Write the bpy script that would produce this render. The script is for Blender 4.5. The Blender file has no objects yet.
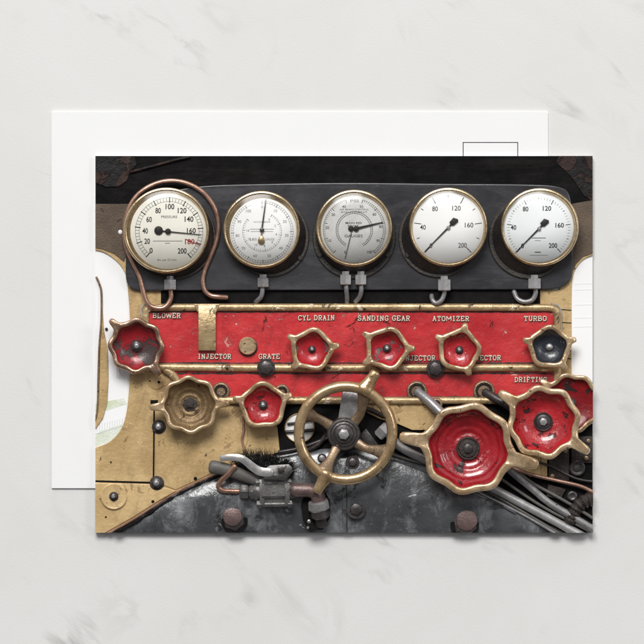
import bpy, bmesh, math, random
from mathutils import Vector, Matrix
random.seed(7)
S = 0.0003            # one unit of the drawing plan = 0.3 mm: the postcards are about 149 x 113 mm
ZC = 5.0              # top face of the front postcard above the table (plan units)
PI = math.pi
scn = bpy.context.scene
COL = scn.collection
X0, X1, Y0, Y1 = 95.5, 592.5, 156.0, 532.5   # the picture card on the plan

def P(x, y, z=0.0):
    return Vector((x - 322.0, 322.0 - y, z + ZC))

# ------------------------------------------------------------------ materials
def mat(name, c1, c2=None, rough=(.4, .6), metal=0.0, nscale=.06, bump=.25, bscale=.5, chips=None,
        stretch=(1, 1, 1), spec=.5, grain=0.0, coat=0.0, chips2=None, streak=None, crough=.15):
    m = bpy.data.materials.new(name); m.use_nodes = True
    nt = m.node_tree; N = nt.nodes; L = nt.links
    b = N['Principled BSDF']
    geo = N.new('ShaderNodeNewGeometry')
    mp = N.new('ShaderNodeMapping'); mp.inputs['Scale'].default_value = [v / S for v in stretch]
    L.new(geo.outputs['Position'], mp.inputs['Vector'])
    def noise(scale, detail=5, rg=.6, dist=0.0):
        n = N.new('ShaderNodeTexNoise'); n.inputs['Scale'].default_value = scale
        n.inputs['Detail'].default_value = detail; n.inputs['Roughness'].default_value = rg
        n.inputs['Distortion'].default_value = dist
        L.new(mp.outputs[0], n.inputs['Vector']); return n
    def ramp(src, a, bb):
        r = N.new('ShaderNodeMapRange'); r.inputs['From Min'].default_value = a; r.inputs['From Max'].default_value = bb
        L.new(src, r.inputs['Value']); return r.outputs['Result']
    def mix(f, a, bb):
        x = N.new('ShaderNodeMix'); x.data_type = 'RGBA'
        if f is not None: L.new(f, x.inputs['Factor'])
        for s_, v in ((x.inputs[6], a), (x.inputs[7], bb)):
            if isinstance(v, tuple): s_.default_value = (*v, 1)
            else: L.new(v, s_)
        return x.outputs[2]
    n1 = noise(nscale, 8, .62, .6)
    col = mix(ramp(n1.outputs['Fac'], .3, .7), c1, c2 or c1)
    rr = ramp(noise(nscale * 2.3, 6, .6).outputs['Fac'], .3, .7)
    rm = N.new('ShaderNodeMapRange'); rm.inputs['To Min'].default_value = rough[0]; rm.inputs['To Max'].default_value = rough[1]
    L.new(rr, rm.inputs['Value'])
    bn = noise(bscale, 6, .62)
    hgt = bn.outputs['Fac']
    for ch in (chips, chips2):
        if ch:
            cc, th, sc = ch
            cn = noise(sc, 6, .68, .8)
            f = ramp(cn.outputs['Fac'], th, th + .035)
            col = mix(f, col, cc)
            ad = N.new('ShaderNodeMath'); ad.operation = 'MULTIPLY_ADD'; ad.inputs[1].default_value = -.5
            L.new(f, ad.inputs[0]); L.new(hgt, ad.inputs[2]); hgt = ad.outputs[0]
    if streak:
        sc_, amt, stre = streak
        m2 = N.new('ShaderNodeMapping'); m2.inputs['Scale'].default_value = [v / S for v in stre]; L.new(geo.outputs['Position'], m2.inputs['Vector'])
        sn = N.new('ShaderNodeTexNoise'); sn.inputs['Scale'].default_value = 1; sn.inputs['Detail'].default_value = 6; sn.inputs['Roughness'].default_value = .7; sn.inputs['Distortion'].default_value = .3
        L.new(m2.outputs[0], sn.inputs['Vector'])
        f = ramp(sn.outputs['Fac'], .5, .75)
        fm = N.new('ShaderNodeMath'); fm.operation = 'MULTIPLY'; fm.inputs[1].default_value = amt; L.new(f, fm.inputs[0])
        col = mix(fm.outputs[0], col, sc_)
    if grain:
        g = noise(1.1, 3, .7)
        col = mix(ramp(g.outputs['Fac'], .60, .82), col, tuple(v * (1 - grain) for v in c1))
    L.new(col, b.inputs['Base Color'])
    L.new(rm.outputs['Result'], b.inputs['Roughness'])
    b.inputs['Metallic'].default_value = metal
    b.inputs['Specular IOR Level'].default_value = spec
    b.inputs['Coat Weight'].default_value = coat
    b.inputs['Coat Roughness'].default_value = crough
    if bump:
        bp = N.new('ShaderNodeBump'); bp.inputs['Strength'].default_value = 1.0
        bp.inputs['Distance'].default_value = bump * 3 * S
        L.new(hgt, bp.inputs['Height']); L.new(bp.outputs[0], b.inputs['Normal'])
    return m

M = {}
M['paper'] = mat('white_card_paper', (.84, .84, .84), (.855, .855, .855), (.6, .7), nscale=.02, bump=.02, bscale=.8, spec=.2)
M['ink'] = mat('black_ink', (.035, .035, .035), spec=.2)
M['hood'] = mat('sooty_black_hood', (.0035, .0035, .0035), (.009, .008, .008), (.6, .95), nscale=.03, bump=.5, bscale=.12, spec=.10, chips=((.02, .013, .01), .64, .03), streak=((.022, .018, .018), .7, (.01, .09, .1)))
M['brown_roof'] = mat('rusty_brown_roof', (.016, .008, .007), (.045, .02, .014), (.4, .7), nscale=.05, bump=.5, bscale=.10, spec=.3, chips=((.006, .005, .005), .50, .04), chips2=((.2, .15, .13), .73, .15))
M['board'] = mat('black_painted_board', (.016, .0155, .018), (.040, .038, .043), (.22, .42), nscale=.014, bump=.06, bscale=.12, spec=.5, chips=((.08, .07, .065), .68, .05), streak=((.12, .115, .125), .55, (.012, .05, .1)), coat=.2, crough=.3)
M['case'] = mat('black_gauge_case', (.018, .016, .016), (.035, .03, .028), (.25, .45), nscale=.1, bump=.15, chips=((.09, .065, .04), .68, .12))
M['flange'] = mat('worn_black_flange', (.02, .018, .018), (.05, .04, .03), (.3, .5), nscale=.1, bump=.2, chips=((.12, .09, .06), .66, .2))
M['wall'] = mat('tan_painted_plate', (.70, .50, .245), (.42, .275, .115), (.24, .46), metal=.12, nscale=.02, bump=.16, bscale=.25, grain=.5, chips=((.12, .07, .035), .635, .12), chips2=((.40, .26, .12), .59, .03), streak=((.24, .15, .075), .7, (.055, .022, .1)), coat=.2, crough=.3)
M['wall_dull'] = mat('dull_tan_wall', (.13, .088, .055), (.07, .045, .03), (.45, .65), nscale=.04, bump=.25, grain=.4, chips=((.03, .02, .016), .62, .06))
M['brass'] = mat('worn_brass', (.80, .60, .38), (.42, .265, .13), (.15, .30), metal=.6, nscale=.05, bump=.12, bscale=.18, grain=.5, chips=((.11, .06, .03), .61, .12), streak=((.20, .11, .05), .9, (.07, .07, .2)), coat=.4, crough=.18)  # tone contrast also paints bright highlights and dark sides into the worn brass
M['ringbrass'] = mat('brown_worn_brass', (.60, .43, .24), (.34, .21, .10), (.15, .3), metal=.65, nscale=.06, bump=.10, bscale=.2, grain=.5, chips=((.10, .055, .03), .62, .13), streak=((.18, .10, .05), .85, (.08, .08, .2)), coat=.4, crough=.18)
M['rail'] = mat('dull_brass_rail', (.62, .46, .25), (.28, .18, .085), (.22, .42), metal=.4, nscale=.05, bump=.18, bscale=.3, grain=.5, chips=((.06, .035, .02), .60, .08), chips2=((.88, .74, .54), .60, .045), coat=.25, crough=.25)
M['bezel'] = mat('polished_brass_bezel', (.66, .52, .34), (.45, .32, .17), (.18, .34), metal=.9, nscale=.12, bump=.04)
M['copperrim'] = mat('coppery_brass', (.58, .38, .28), (.36, .22, .14), (.16, .34), metal=.85, nscale=.12, bump=.08, grain=.5, chips=((.09, .05, .03), .66, .16))
M['copper'] = mat('copper_pipe', (.60, .36, .27), (.32, .18, .13), (.18, .36), metal=.7, nscale=.07, bump=.05, grain=.4)
M['red'] = mat('red_panel_paint', (.68, .045, .048), (.42, .014, .020), (.18, .38), nscale=.02, bump=.45, bscale=.06, spec=.5, chips=((.08, .014, .014), .65, .05), chips2=((.84, .34, .30), .62, .09), streak=((.20, .008, .012), .85, (.028, .02, .1)), coat=.4, crough=.2)
M['cup'] = mat('red_cup_enamel', (.54, .022, .030), (.30, .007, .012), (.08, .2), nscale=.04, bump=.7, bscale=.08, spec=.5, coat=.8, crough=.1, chips=((.035, .02, .02), .58, .06), chips2=((.72, .18, .18), .64, .11))
M['cupcrimson'] = mat('crimson_cup_enamel', (.42, .011, .020), (.23, .005, .010), (.08, .2), nscale=.05, bump=.6, bscale=.08, spec=.5, coat=.9, crough=.08, chips=((.025, .015, .015), .58, .06), chips2=((.5, .08, .1), .65, .12))
M['leversteel'] = mat('worn_lever_steel', (.50, .48, .47), (.27, .26, .255), (.2, .36), metal=.5, nscale=.07, bump=.06, grain=.4, coat=.2)
M['cupdeep'] = mat('deep_red_cup_enamel', (.26, .006, .012), (.17, .004, .008), (.15, .32), nscale=.05, bump=.3, bscale=.12, spec=.5, coat=.3, chips=((.03, .02, .02), .60, .07))
M['cupchip'] = mat('red_cup_enamel_chipped', (.48, .014, .024), (.33, .01, .016), (.14, .32), nscale=.05, bump=.3, bscale=.14, coat=.4, chips=((.14, .13, .13), .56, .055), chips2=((.05, .03, .03), .66, .12))
M['cupdark'] = mat('red_cup_enamel_worn', (.34, .012, .02), (.2, .008, .012), (.15, .35), nscale=.05, bump=.25, bscale=.14, coat=.3, chips=((.065, .045, .042), .52, .05))
M['cupblue'] = mat('navy_cup_enamel', (.010, .012, .018), (.022, .026, .036), (.1, .26), nscale=.06, bump=.4, bscale=.12, coat=.5, chips=((.13, .14, .16), .62, .10))
M['bowl'] = mat('tarnished_bowl', (.30, .20, .095), (.15, .095, .05), (.3, .5), metal=.5, nscale=.08, bump=.35, bscale=.2, grain=.5, chips=((.05, .035, .028), .62, .10))
M['iron'] = mat('greasy_iron', (.045, .041, .041), (.095, .083, .08), (.22, .4), metal=.5, nscale=.12, bump=.08, grain=.3, chips=((.018, .015, .014), .62, .15))
M['steel'] = mat('grey_steel', (.40, .385, .385), (.19, .18, .185), (.22, .4), metal=.45, nscale=.08, bump=.08, grain=.4, chips=((.08, .065, .06), .64, .12))
M['valve'] = mat('dull_valve_steel', (.20, .19, .185), (.10, .094, .09), (.26, .42), metal=.45, nscale=.08, bump=.10, grain=.4, chips=((.035, .03, .028), .62, .15))
M['lightsteel'] = mat('bright_worn_steel', (.56, .55, .55), (.34, .33, .325), (.24, .4), metal=.5, nscale=.07, bump=.06, grain=.3)
M['mauve'] = mat('mauve_brown_bolt', (.20, .135, .125), (.12, .08, .075), (.28, .45), metal=.4, nscale=.1, bump=.12, grain=.3)
M['bronze'] = mat('dark_bronze', (.34, .235, .145), (.16, .105, .065), (.22, .4), metal=.55, nscale=.08, bump=.15, grain=.4, chips=((.05, .035, .025), .64, .15), coat=.2)
M['boiler'] = mat('worn_black_boiler_paint', (.036, .038, .041), (.105, .109, .115), (.14, .3), nscale=.02, bump=.8, bscale=.035, spec=.6, chips=((.018, .019, .021), .58, .022), chips2=((.36, .365, .37), .635, .10), streak=((.42, .43, .44), .65, (.05, .018, .1)), coat=.6, crough=.2)  # pale streaks and chips also paint glossy highlights into the worn black
M['black'] = mat('black_void', (.006, .006, .006), (.012, .010, .010), (.6, .9), spec=.1, bump=.3, bscale=.1)
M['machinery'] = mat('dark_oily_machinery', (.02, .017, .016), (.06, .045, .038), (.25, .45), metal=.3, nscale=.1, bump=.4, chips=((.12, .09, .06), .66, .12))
M['dial'] = mat('cream_dial', (.88, .855, .77), (.90, .88, .80), (.4, .5), nscale=.03, bump=0, spec=.3)
M['dialwhite'] = mat('white_dial', (.93, .93, .92), (.95, .95, .94), (.4, .5), nscale=.03, bump=0, spec=.3)
M['dialcool'] = mat('cool_white_dial', (.86, .89, .90), (.92, .94, .94), (.4, .5), nscale=.03, bump=0, spec=.3)
M['dialgrey'] = mat('silvered_dial', (.58, .58, .56), (.76, .755, .73), (.35, .5), metal=.1, nscale=.05, bump=.05)
M['mark'] = mat('dial_black_enamel', (.025, .022, .02), spec=.2, bump=0)
M['markgrey'] = mat('dial_grey_ink', (.16, .16, .15), spec=.2, bump=0)
M['markred'] = mat('dial_red_enamel', (.35, .03, .03), spec=.2, bump=0)
M['letter'] = mat('cream_raised_letters', (.88, .83, .70), (.70, .62, .48), (.3, .5), metal=.05, nscale=.2, bump=.05, grain=.4)
M['white'] = mat('overexposed_daylight_white', (.9, .9, .9), spec=.1, bump=0)
M['hazewhite'] = mat('washed_out_white', (.80, .81, .81), spec=.1, bump=0)
M['offwhite'] = mat('pale_grey_white', (.72, .74, .735), spec=.1, bump=0)
M['green'] = mat('pale_green_lawn', (.60, .68, .45), (.84, .86, .80), nscale=.08, spec=.1)
M['rubber'] = mat('dark_grey_rubber', (.085, .078, .072), (.13, .118, .105), (.4, .55), nscale=.08, bump=.12)
M['bristle'] = mat('black_bristle', (.006, .006, .006), (.015, .015, .015), (.35, .5), bump=0)

def glass_mat():
    m = bpy.data.materials.new('thin_gauge_glass'); m.use_nodes = True
    N = m.node_tree.nodes; L = m.node_tree.links
    N.remove(N['Principled BSDF']); out = N['Material Output']
    t = N.new('ShaderNodeBsdfTransparent'); g = N.new('ShaderNodeBsdfGlossy'); g.inputs['Roughness'].default_value = .16
    f = N.new('ShaderNodeFresnel'); f.inputs['IOR'].default_value = 1.45
    x = N.new('ShaderNodeMixShader')
    L.new(f.outputs[0], x.inputs[0]); L.new(t.outputs[0], x.inputs[1]); L.new(g.outputs[0], x.inputs[2]); L.new(x.outputs[0], out.inputs[0])
    return m
M['glass'] = glass_mat()

def marble_mat():
    m = bpy.data.materials.new('pale_marble'); m.use_nodes = True
    N = m.node_tree.nodes; L = m.node_tree.links; b = N['Principled BSDF']
    geo = N.new('ShaderNodeNewGeometry'); mp = N.new('ShaderNodeMapping')
    mp.inputs['Scale'].default_value = (1 / S,) * 3; mp.inputs['Rotation'].default_value = (0, 0, .62)
    mp.inputs['Location'].default_value = (61, 23, 0)
    L.new(geo.outputs['Position'], mp.inputs[0])
    st = N.new('ShaderNodeMapping'); st.inputs['Scale'].default_value = (.45, 1, 1); L.new(mp.outputs[0], st.inputs[0])
    def noise(sc, d, r, dist, src):
        n = N.new('ShaderNodeTexNoise'); n.inputs['Scale'].default_value = sc; n.inputs['Detail'].default_value = d
        n.inputs['Roughness'].default_value = r; n.inputs['Distortion'].default_value = dist; L.new(src, n.inputs[0]); return n.outputs['Fac']
    def mr(src, a, bb, c=0, d=1):
        r = N.new('ShaderNodeMapRange'); r.inputs[1].default_value = a; r.inputs[2].default_value = bb; r.inputs[3].default_value = c; r.inputs[4].default_value = d
        L.new(src, r.inputs[0]); return r.outputs[0]
    def ma(op, a, bb):
        x = N.new('ShaderNodeMath'); x.operation = op
        for i, v in enumerate((a, bb)):
            if isinstance(v, (int, float)): x.inputs[i].default_value = v
            else: L.new(v, x.inputs[i])
        return x.outputs[0]
    def mix(f, a, bb):
        x = N.new('ShaderNodeMix'); x.data_type = 'RGBA'; L.new(f, x.inputs[0])
        for s_, v in ((x.inputs[6], a), (x.inputs[7], bb)):
            if isinstance(v, tuple): s_.default_value = (*v, 1)
            else: L.new(v, s_)
        return x.outputs[2]
    cloud = noise(.006, 6, .6, .8, mp.outputs[0])
    col = mix(mr(cloud, .3, .7), (.70, .695, .68), (.74, .737, .728))
    v = noise(.0075, 5, .5, .7, st.outputs[0])
    vein = mr(ma('ABSOLUTE', ma('SUBTRACT', v, .5), 0), 0, .022, 1, 0)
    mask = mr(noise(.010, 2, .5, 0, mp.outputs[0]), .50, .70)
    brk = mr(noise(.035, 5, .65, .5, st.outputs[0]), .42, .62)
    col = mix(ma('MULTIPLY', ma('MULTIPLY', ma('MULTIPLY', vein, mask), brk), .75), col, (.40, .395, .385))
    v2 = noise(.014, 5, .55, .8, st.outputs[0])
    vein2 = mr(ma('ABSOLUTE', ma('SUBTRACT', v2, .46), 0), 0, .05, 1, 0)
    mask2 = mr(noise(.012, 2, .5, 0, st.outputs[0]), .52, .72)
    col = mix(ma('MULTIPLY', ma('MULTIPLY', vein2, mask2), .42), col, (.53, .52, .50))
    fine = noise(.55, 3, .6, 0, mp.outputs[0])
    col = mix(mr(fine, .25, .75, 0, .10), col, (.62, .62, .61))
    L.new(col, b.inputs['Base Color']); b.inputs['Roughness'].default_value = .5; b.inputs['Specular IOR Level'].default_value = .15
    bp = N.new('ShaderNodeBump'); bp.inputs['Distance'].default_value = .25 * S; bp.inputs['Strength'].default_value = .6
    L.new(fine, bp.inputs['Height']); L.new(bp.outputs[0], b.inputs['Normal'])
    return m
M['marble'] = marble_mat()

# ------------------------------------------------------------------ mesh building
class MB:
    def __init__(s): s.v = []; s.f = []
    def loft(s, rings, cap0=True, cap1=True, closed=True):
        n = len(rings[0]); b0 = len(s.v)
        for r in rings: s.v.extend(Vector(p) for p in r)
        for i in range(len(rings) - 1):
            for j in range(n if closed else n - 1):
                k = (j + 1) % n
                s.f.append((b0 + i * n + j, b0 + i * n + k, b0 + (i + 1) * n + k, b0 + (i + 1) * n + j))
        if cap0: s.f.append(tuple(b0 + j for j in range(n))[::-1])
        if cap1: s.f.append(tuple(b0 + (len(rings) - 1) * n + j for j in range(n)))
        return s
    def lathe(s, cx, cy, prof, n=64, cap0=False, cap1=True, ph=0.0):
        """prof: (r, z[, dx, dy]) with the centre given on the plan"""
        rings = []
        for q in prof:
            r, z = q[0], q[1]; dx, dy = (q[2], q[3]) if len(q) > 2 else (0, 0)
            c = P(cx + dx, cy + dy, z)
            rings.append([(c.x + r * math.cos(ph + 2 * PI * j / n), c.y + r * math.sin(ph + 2 * PI * j / n), c.z) for j in range(n)])
        return s.loft(rings, cap0, cap1)
    def tube(s, pts, rad, n=14, flat=1.0, caps=True, rnd=True):
        pts = [Vector(p) for p in pts]; m = len(pts)
        if not hasattr(rad, '__len__'): rad = [rad] * m
        rad = list(rad)
        T = [(pts[min(i + 1, m - 1)] - pts[max(i - 1, 0)]).normalized() for i in range(m)]
        if rnd:   # rounded ends
            e = []
            for a in (0, -1):
                r = rad[a]; sgn = -1 if a == 0 else 1
                e.append([(pts[a] + T[a] * sgn * r * .35, r * .85, T[a]), (pts[a] + T[a] * sgn * r * .55, r * .5, T[a])])
            pts = [q[0] for q in e[0][::-1]] + pts + [q[0] for q in e[1]]
            rad = [q[1] for q in e[0][::-1]] + rad + [q[1] for q in e[1]]
            T = [q[2] for q in e[0][::-1]] + T + [q[2] for q in e[1]]
        up = Vector((0, 0, 1))
        rings = []
        for p, r, t in zip(pts, rad, T):
            a = t.cross(up)
            if a.length < .05: a = t.cross(Vector((0, 1, 0)))
            a.normalize(); b = a.cross(t).normalized()
            rings.append([p + a * r * math.cos(2 * PI * j / n + PI / n) + b * r * flat * math.sin(2 * PI * j / n + PI / n) for j in range(n)])
        return s.loft(rings, caps, caps)
    def prism(s, pts, z0, z1, bev=0.0, rings_only=False):
        """convex outline given on the plan"""
        c = Vector((sum(p[0] for p in pts) / len(pts), sum(p[1] for p in pts) / len(pts)))
        def ring(z, ins):
            o = []
            for p in pts:
                d = Vector(p) - c; L = d.length or 1
                q = c + d * max(0, (L - ins) / L); o.append(P(q.x, q.y, z))
            return o
        rr = [ring(z0, 0), ring(z1 - bev, 0)] + ([ring(z1 - bev * .3, bev * .35), ring(z1, bev)] if bev else [])
        if not bev: rr = [ring(z0, 0), ring(z1, 0)]
        return s.loft(rr)
    def hexnut(s, cx, cy, z0, z1, r, rot=0.0, bev=.6):
        return s.prism([(cx + r * math.cos(rot + k * PI / 3), cy + r * math.sin(rot + k * PI / 3)) for k in range(6)], z0, z1, bev)
    def box(s, x0, y0, x1, y1, z0, z1, bev=.4):
        return s.prism([(x0, y0), (x1, y0), (x1, y1), (x0, y1)], z0, z1, bev)
    def stroke(s, x0, y0, x1, y1, w, z0, z1, w2=None):
        a = Vector((x0, y0)); b = Vector((x1, y1)); d = (b - a).normalized(); n = Vector((-d.y, d.x)); w2 = w if w2 is None else w2
        q = [a + n * w / 2, b + n * w2 / 2, b - n * w2 / 2, a - n * w / 2]
        return s.loft([[P(p.x, p.y, z0) for p in q], [P(p.x, p.y, z1) for p in q]])
    def arc(s, cx, cy, r, w, a0, a1, z0, z1, n=64):
        rings = []
        for i in range(n + 1):
            a = math.radians(a0 + (a1 - a0) * i / n); c, d = math.cos(a), math.sin(a)
            rings.append([P(cx + (r - w / 2) * c, cy - (r - w / 2) * d, z0), P(cx + (r + w / 2) * c, cy - (r + w / 2) * d, z0),
                          P(cx + (r + w / 2) * c, cy - (r + w / 2) * d, z1), P(cx + (r - w / 2) * c, cy - (r - w / 2) * d, z1)])
        return s.loft(rings)
    def mesh(s, me, off=Vector((0, 0, 0))):
        b0 = len(s.v); s.v.extend(Vector(v.co) + off for v in me.vertices)
        s.f.extend(tuple(b0 + i for i in p.vertices) for p in me.polygons); return s
    def plate(s, outlines, z0, z1, bev=0.0, smooth=False):
        """filled outline with holes, with a rounded top edge"""
        cu = bpy.data.curves.new('outline', 'CURVE'); cu.dimensions = '2D'; cu.fill_mode = 'BOTH'
        cu.extrude = (z1 - z0) / 2 - bev; cu.bevel_depth = bev; cu.offset = -bev; cu.bevel_resolution = 1
        for o in outlines:
            sp = cu.splines.new('POLY'); sp.points.add(len(o) - 1); sp.use_cyclic_u = True
            for q, p in zip(sp.points, o): q.co = (p[0] - 322, 322 - p[1], 0, 1)
        ob = bpy.data.objects.new('outline', cu); COL.objects.link(ob)
        dg = bpy.context.evaluated_depsgraph_get(); me = bpy.data.meshes.new_from_object(ob.evaluated_get(dg))
        s.mesh(me, Vector((0, 0, (z0 + z1) / 2 + ZC)))
        bpy.data.objects.remove(ob); bpy.data.curves.remove(cu); bpy.data.meshes.remove(me); return s
    def text(s, body, cx, cy, w, h, z0, z1, rot=0.0, bev=0.0, bold=0.0, sp=1.0):
        cu = bpy.data.curves.new('writing', 'FONT'); cu.body = body; cu.size = 1; cu.align_x = 'CENTER'; cu.space_character = sp
        cu.offset = bold; cu.resolution_u = 3
        ob = bpy.data.objects.new('writing', cu); COL.objects.link(ob)
        dg = bpy.context.evaluated_depsgraph_get(); me = bpy.data.meshes.new_from_object(ob.evaluated_get(dg))
        bpy.data.objects.remove(ob); bpy.data.curves.remove(cu)
        if not me.vertices: return s
        xs = [v.co.x for v in me.vertices]; ys = [v.co.y for v in me.vertices]
        mx, my = (min(xs) + max(xs)) / 2, (min(ys) + max(ys)) / 2
        ky = h / (max(ys) - min(ys)); kx = (w / (max(xs) - min(xs))) if w else ky
        bm = bmesh.new(); bm.from_mesh(me)
        r = bmesh.ops.extrude_face_region(bm, geom=bm.faces[:])
        top = [g for g in r['geom'] if isinstance(g, bmesh.types.BMVert)]
        for v in bm.verts: v.co.z = 0
        for v in top: v.co.z = 1
        ca, sa = math.cos(rot), math.sin(rot); c = P(cx, cy, 0)
        b0 = len(s.v); bm.verts.index_update()
        for v in bm.verts:
            x, y = (v.co.x - mx) * kx, (v.co.y - my) * ky
            s.v.append(Vector((c.x + x * ca - y * sa, c.y + x * sa + y * ca, ZC + z0 + (z1 - z0) * v.co.z)))
        for f in bm.faces: s.f.append(tuple(b0 + v.index for v in f.verts))
        bm.free(); bpy.data.meshes.remove(me); return s

GL = {  # raised slab serif capitals on a 1 x 1 cell: polylines
 'A': [[(.1, 0), (.5, 1), (.9, 0)], [(.25, .36), (.75, .36)], [(0, 0), (.25, 0)], [(.75, 0), (1, 0)], [(.3, 1), (.5, 1)]],
 'B': [[(.15, 0), (.15, 1)], [(0, 1), (.65, 1), (.88, .88), (.88, .64), (.65, .53), (.15, .53)], [(.65, .53), (.95, .42), (.95, .12), (.7, 0), (0, 0)]],
 'C': [[(.92, .74), (.92, .98)], [(.92, .8), (.7, 1), (.3, 1), (.06, .75), (.06, .25), (.3, 0), (.7, 0), (.94, .22)]],
 'D': [[(.15, 0), (.15, 1)], [(0, 1), (.6, 1), (.93, .72), (.93, .28), (.6, 0), (0, 0)]],
 'E': [[(.15, 0), (.15, 1)], [(0, 1), (.9, 1), (.9, .78)], [(.15, .52), (.65, .52)], [(0, 0), (.92, 0), (.92, .24)]],
 'F': [[(.15, 0), (.15, 1)], [(0, 1), (.9, 1), (.9, .78)], [(.15, .5), (.65, .5)], [(0, 0), (.35, 0)]],
 'G': [[(.9, .76), (.9, .98)], [(.9, .8), (.68, 1), (.3, 1), (.06, .75), (.06, .25), (.3, 0), (.7, 0), (.9, .16), (.9, .44), (.58, .44)]],
 'I': [[(.5, 0), (.5, 1)], [(.22, 1), (.78, 1)], [(.22, 0), (.78, 0)]],
 'J': [[(.68, 1), (.68, .25), (.5, 0), (.22, 0), (.06, .25)], [(.4, 1), (.95, 1)]],
 'L': [[(.18, 0), (.18, 1)], [(0, 1), (.42, 1)], [(0, 0), (.92, 0), (.92, .28)]],
 'M': [[(.05, 0), (.05, 1), (.5, .3), (.95, 1), (.95, 0)]],
 'N': [[(.13, 0), (.13, 1), (.85, 0), (.85, 1)], [(0, 0), (.3, 0)], [(0, 1), (.13, 1)], [(.68, 1), (1, 1)]],
 'O': [[(.3, 0), (.06, .25), (.06, .75), (.3, 1), (.7, 1), (.94, .75), (.94, .25), (.7, 0), (.3, 0)]],
 'R': [[(.15, 0), (.15, 1)], [(0, 1), (.65, 1), (.9, .86), (.9, .62), (.65, .48), (.15, .48)], [(.55, .48), (.85, 0), (1, 0)], [(0, 0), (.35, 0)]],
 'S': [[(.86, .76), (.86, .98)], [(.86, .82), (.65, 1), (.3, 1), (.1, .82), (.1, .66), (.3, .54), (.7, .46), (.9, .34), (.9, .18), (.7, 0), (.3, 0), (.1, .16)], [(.1, 0), (.1, .24)]],
 'T': [[(.5, 0), (.5, 1)], [(.06, .76), (.06, 1), (.94, 1), (.94, .76)], [(.28, 0), (.72, 0)]],
 'U': [[(.14, 1), (.14, .25), (.32, 0), (.68, 0), (.86, .25), (.86, 1)], [(0, 1), (.3, 1)], [(.7, 1), (1, 1)]],
 'W': [[(0, 1), (.22, 0), (.5, .85), (.78, 0), (1, 1)]],
 'Y': [[(.1, 1), (.5, .48), (.9, 1)], [(.5, .48), (.5, 0)], [(0, 1), (.24, 1)], [(.76, 1), (1, 1)], [(.3, 0), (.7, 0)]],
 'Z': [[(.1, .76), (.1, 1), (.9, 1), (.08, 0), (.92, 0), (.92, .26)]]}
def slab(mb, body, cx, cy, w, h, z, r):
    wts = [1.35 if c in 'WM' else (.62 if c == ' ' else .85 if c == 'I' else 1.0) for c in body]; unit = w / sum(wts); x0_ = cx - w / 2; e = 0
    for ch, wt in zip(body, wts):
        adv = unit * wt; lw_ = adv * (.78 if wt > 1 else .74); x = x0_ + (adv - lw_) / 2; x0_ += adv
        jy = random.uniform(-.12, .12); tl = random.uniform(-.02, .02)
        for pl in GL.get(ch, []):
            for sa, sb in zip(pl, pl[1:]):
                e = (e + 1) % 5
                mb.tube([P(x + lw_ * px + tl * h * py, cy + h / 2 - h * py + jy, z + .03 * e) for px, py in (sa, sb)], r, 6, 1.2)
    return mb
ORG = {}
def link(name, mb, m, parent=None, clip=True, ang=35, origin=None):
    bm = bmesh.new(); vs = [bm.verts.new(v) for v in mb.v]
    for f in mb.f:
        try: bm.faces.new([vs[i] for i in f])
        except ValueError: pass
    if clip:
        for co, no, t in (((X0 - 322, 0, 0), (-1, 0, 0), min(v.x for v in mb.v) < X0 - 322), ((X1 - 322, 0, 0), (1, 0, 0), max(v.x for v in mb.v) > X1 - 322),
                          ((0, 322 - Y0, 0), (0, 1, 0), max(v.y for v in mb.v) > 322 - Y0), ((0, 322 - Y1, 0), (0, -1, 0), min(v.y for v in mb.v) < 322 - Y1)):
            if t:
                r = bmesh.ops.bisect_plane(bm, geom=bm.verts[:] + bm.edges[:] + bm.faces[:], plane_co=co, plane_no=no, clear_outer=True)
                ed = [e for e in r['geom_cut'] if isinstance(e, bmesh.types.BMEdge)]
                if ed:
                    try: bmesh.ops.holes_fill(bm, edges=ed, sides=0)
                    except Exception: pass
    bmesh.ops.recalc_face_normals(bm, faces=bm.faces[:])
    if parent is not None: o0 = ORG[parent.name]
    else:
        if origin: o0 = P(*origin)
        else:
            xs = [v.co for v in bm.verts]
            o0 = Vector(((min(v.x for v in xs) + max(v.x for v in xs)) / 2, (min(v.y for v in xs) + max(v.y for v in xs)) / 2, min(v.z for v in xs)))
    for v in bm.verts: v.co = (v.co - o0) * S
    me = bpy.data.meshes.new(name); bm.to_mesh(me); bm.free()
    for p in me.polygons: p.use_smooth = True
    me.set_sharp_from_angle(angle=math.radians(ang))
    me.materials.append(m)
    o = bpy.data.objects.new(name, me); COL.objects.link(o)
    ORG[o.name] = o0
    if parent is not None: o.parent = parent
    else: o.location = o0 * S
    return o
def tag(o, label, cat=None, group=None, kind=None):
    o['label'] = label
    if cat: o['category'] = cat
    if group: o['group'] = group
    if kind: o['kind'] = kind
    return o
def thing(name, label, cat, x, y, z=0, group=None):
    o = bpy.data.objects.new(name, None); COL.objects.link(o); o.empty_display_size = 5 * S
    o0 = P(x, y, z); o.location = o0 * S; ORG[o.name] = o0
    return tag(o, label, cat, group)
def catmull(pts, k=8):
    pts = [Vector(p) for p in pts]; out = []
    q = [2 * pts[0] - pts[1]] + pts + [2 * pts[-1] - pts[-2]]
    for i in range(1, len(q) - 2):
        for j in range(k):
            t = j / k; a, b, c, d = q[i - 1:i + 3]
            out.append(.5 * ((2 * b) + (c - a) * t + (2 * a - 5 * b + 4 * c - d) * t * t + (3 * b - a - 3 * c + d) * t ** 3))
    out.append(pts[-1]); return out
def path(pts, k=8): return [P(*p) for p in catmull([Vector(p) for p in pts], k)]
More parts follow.
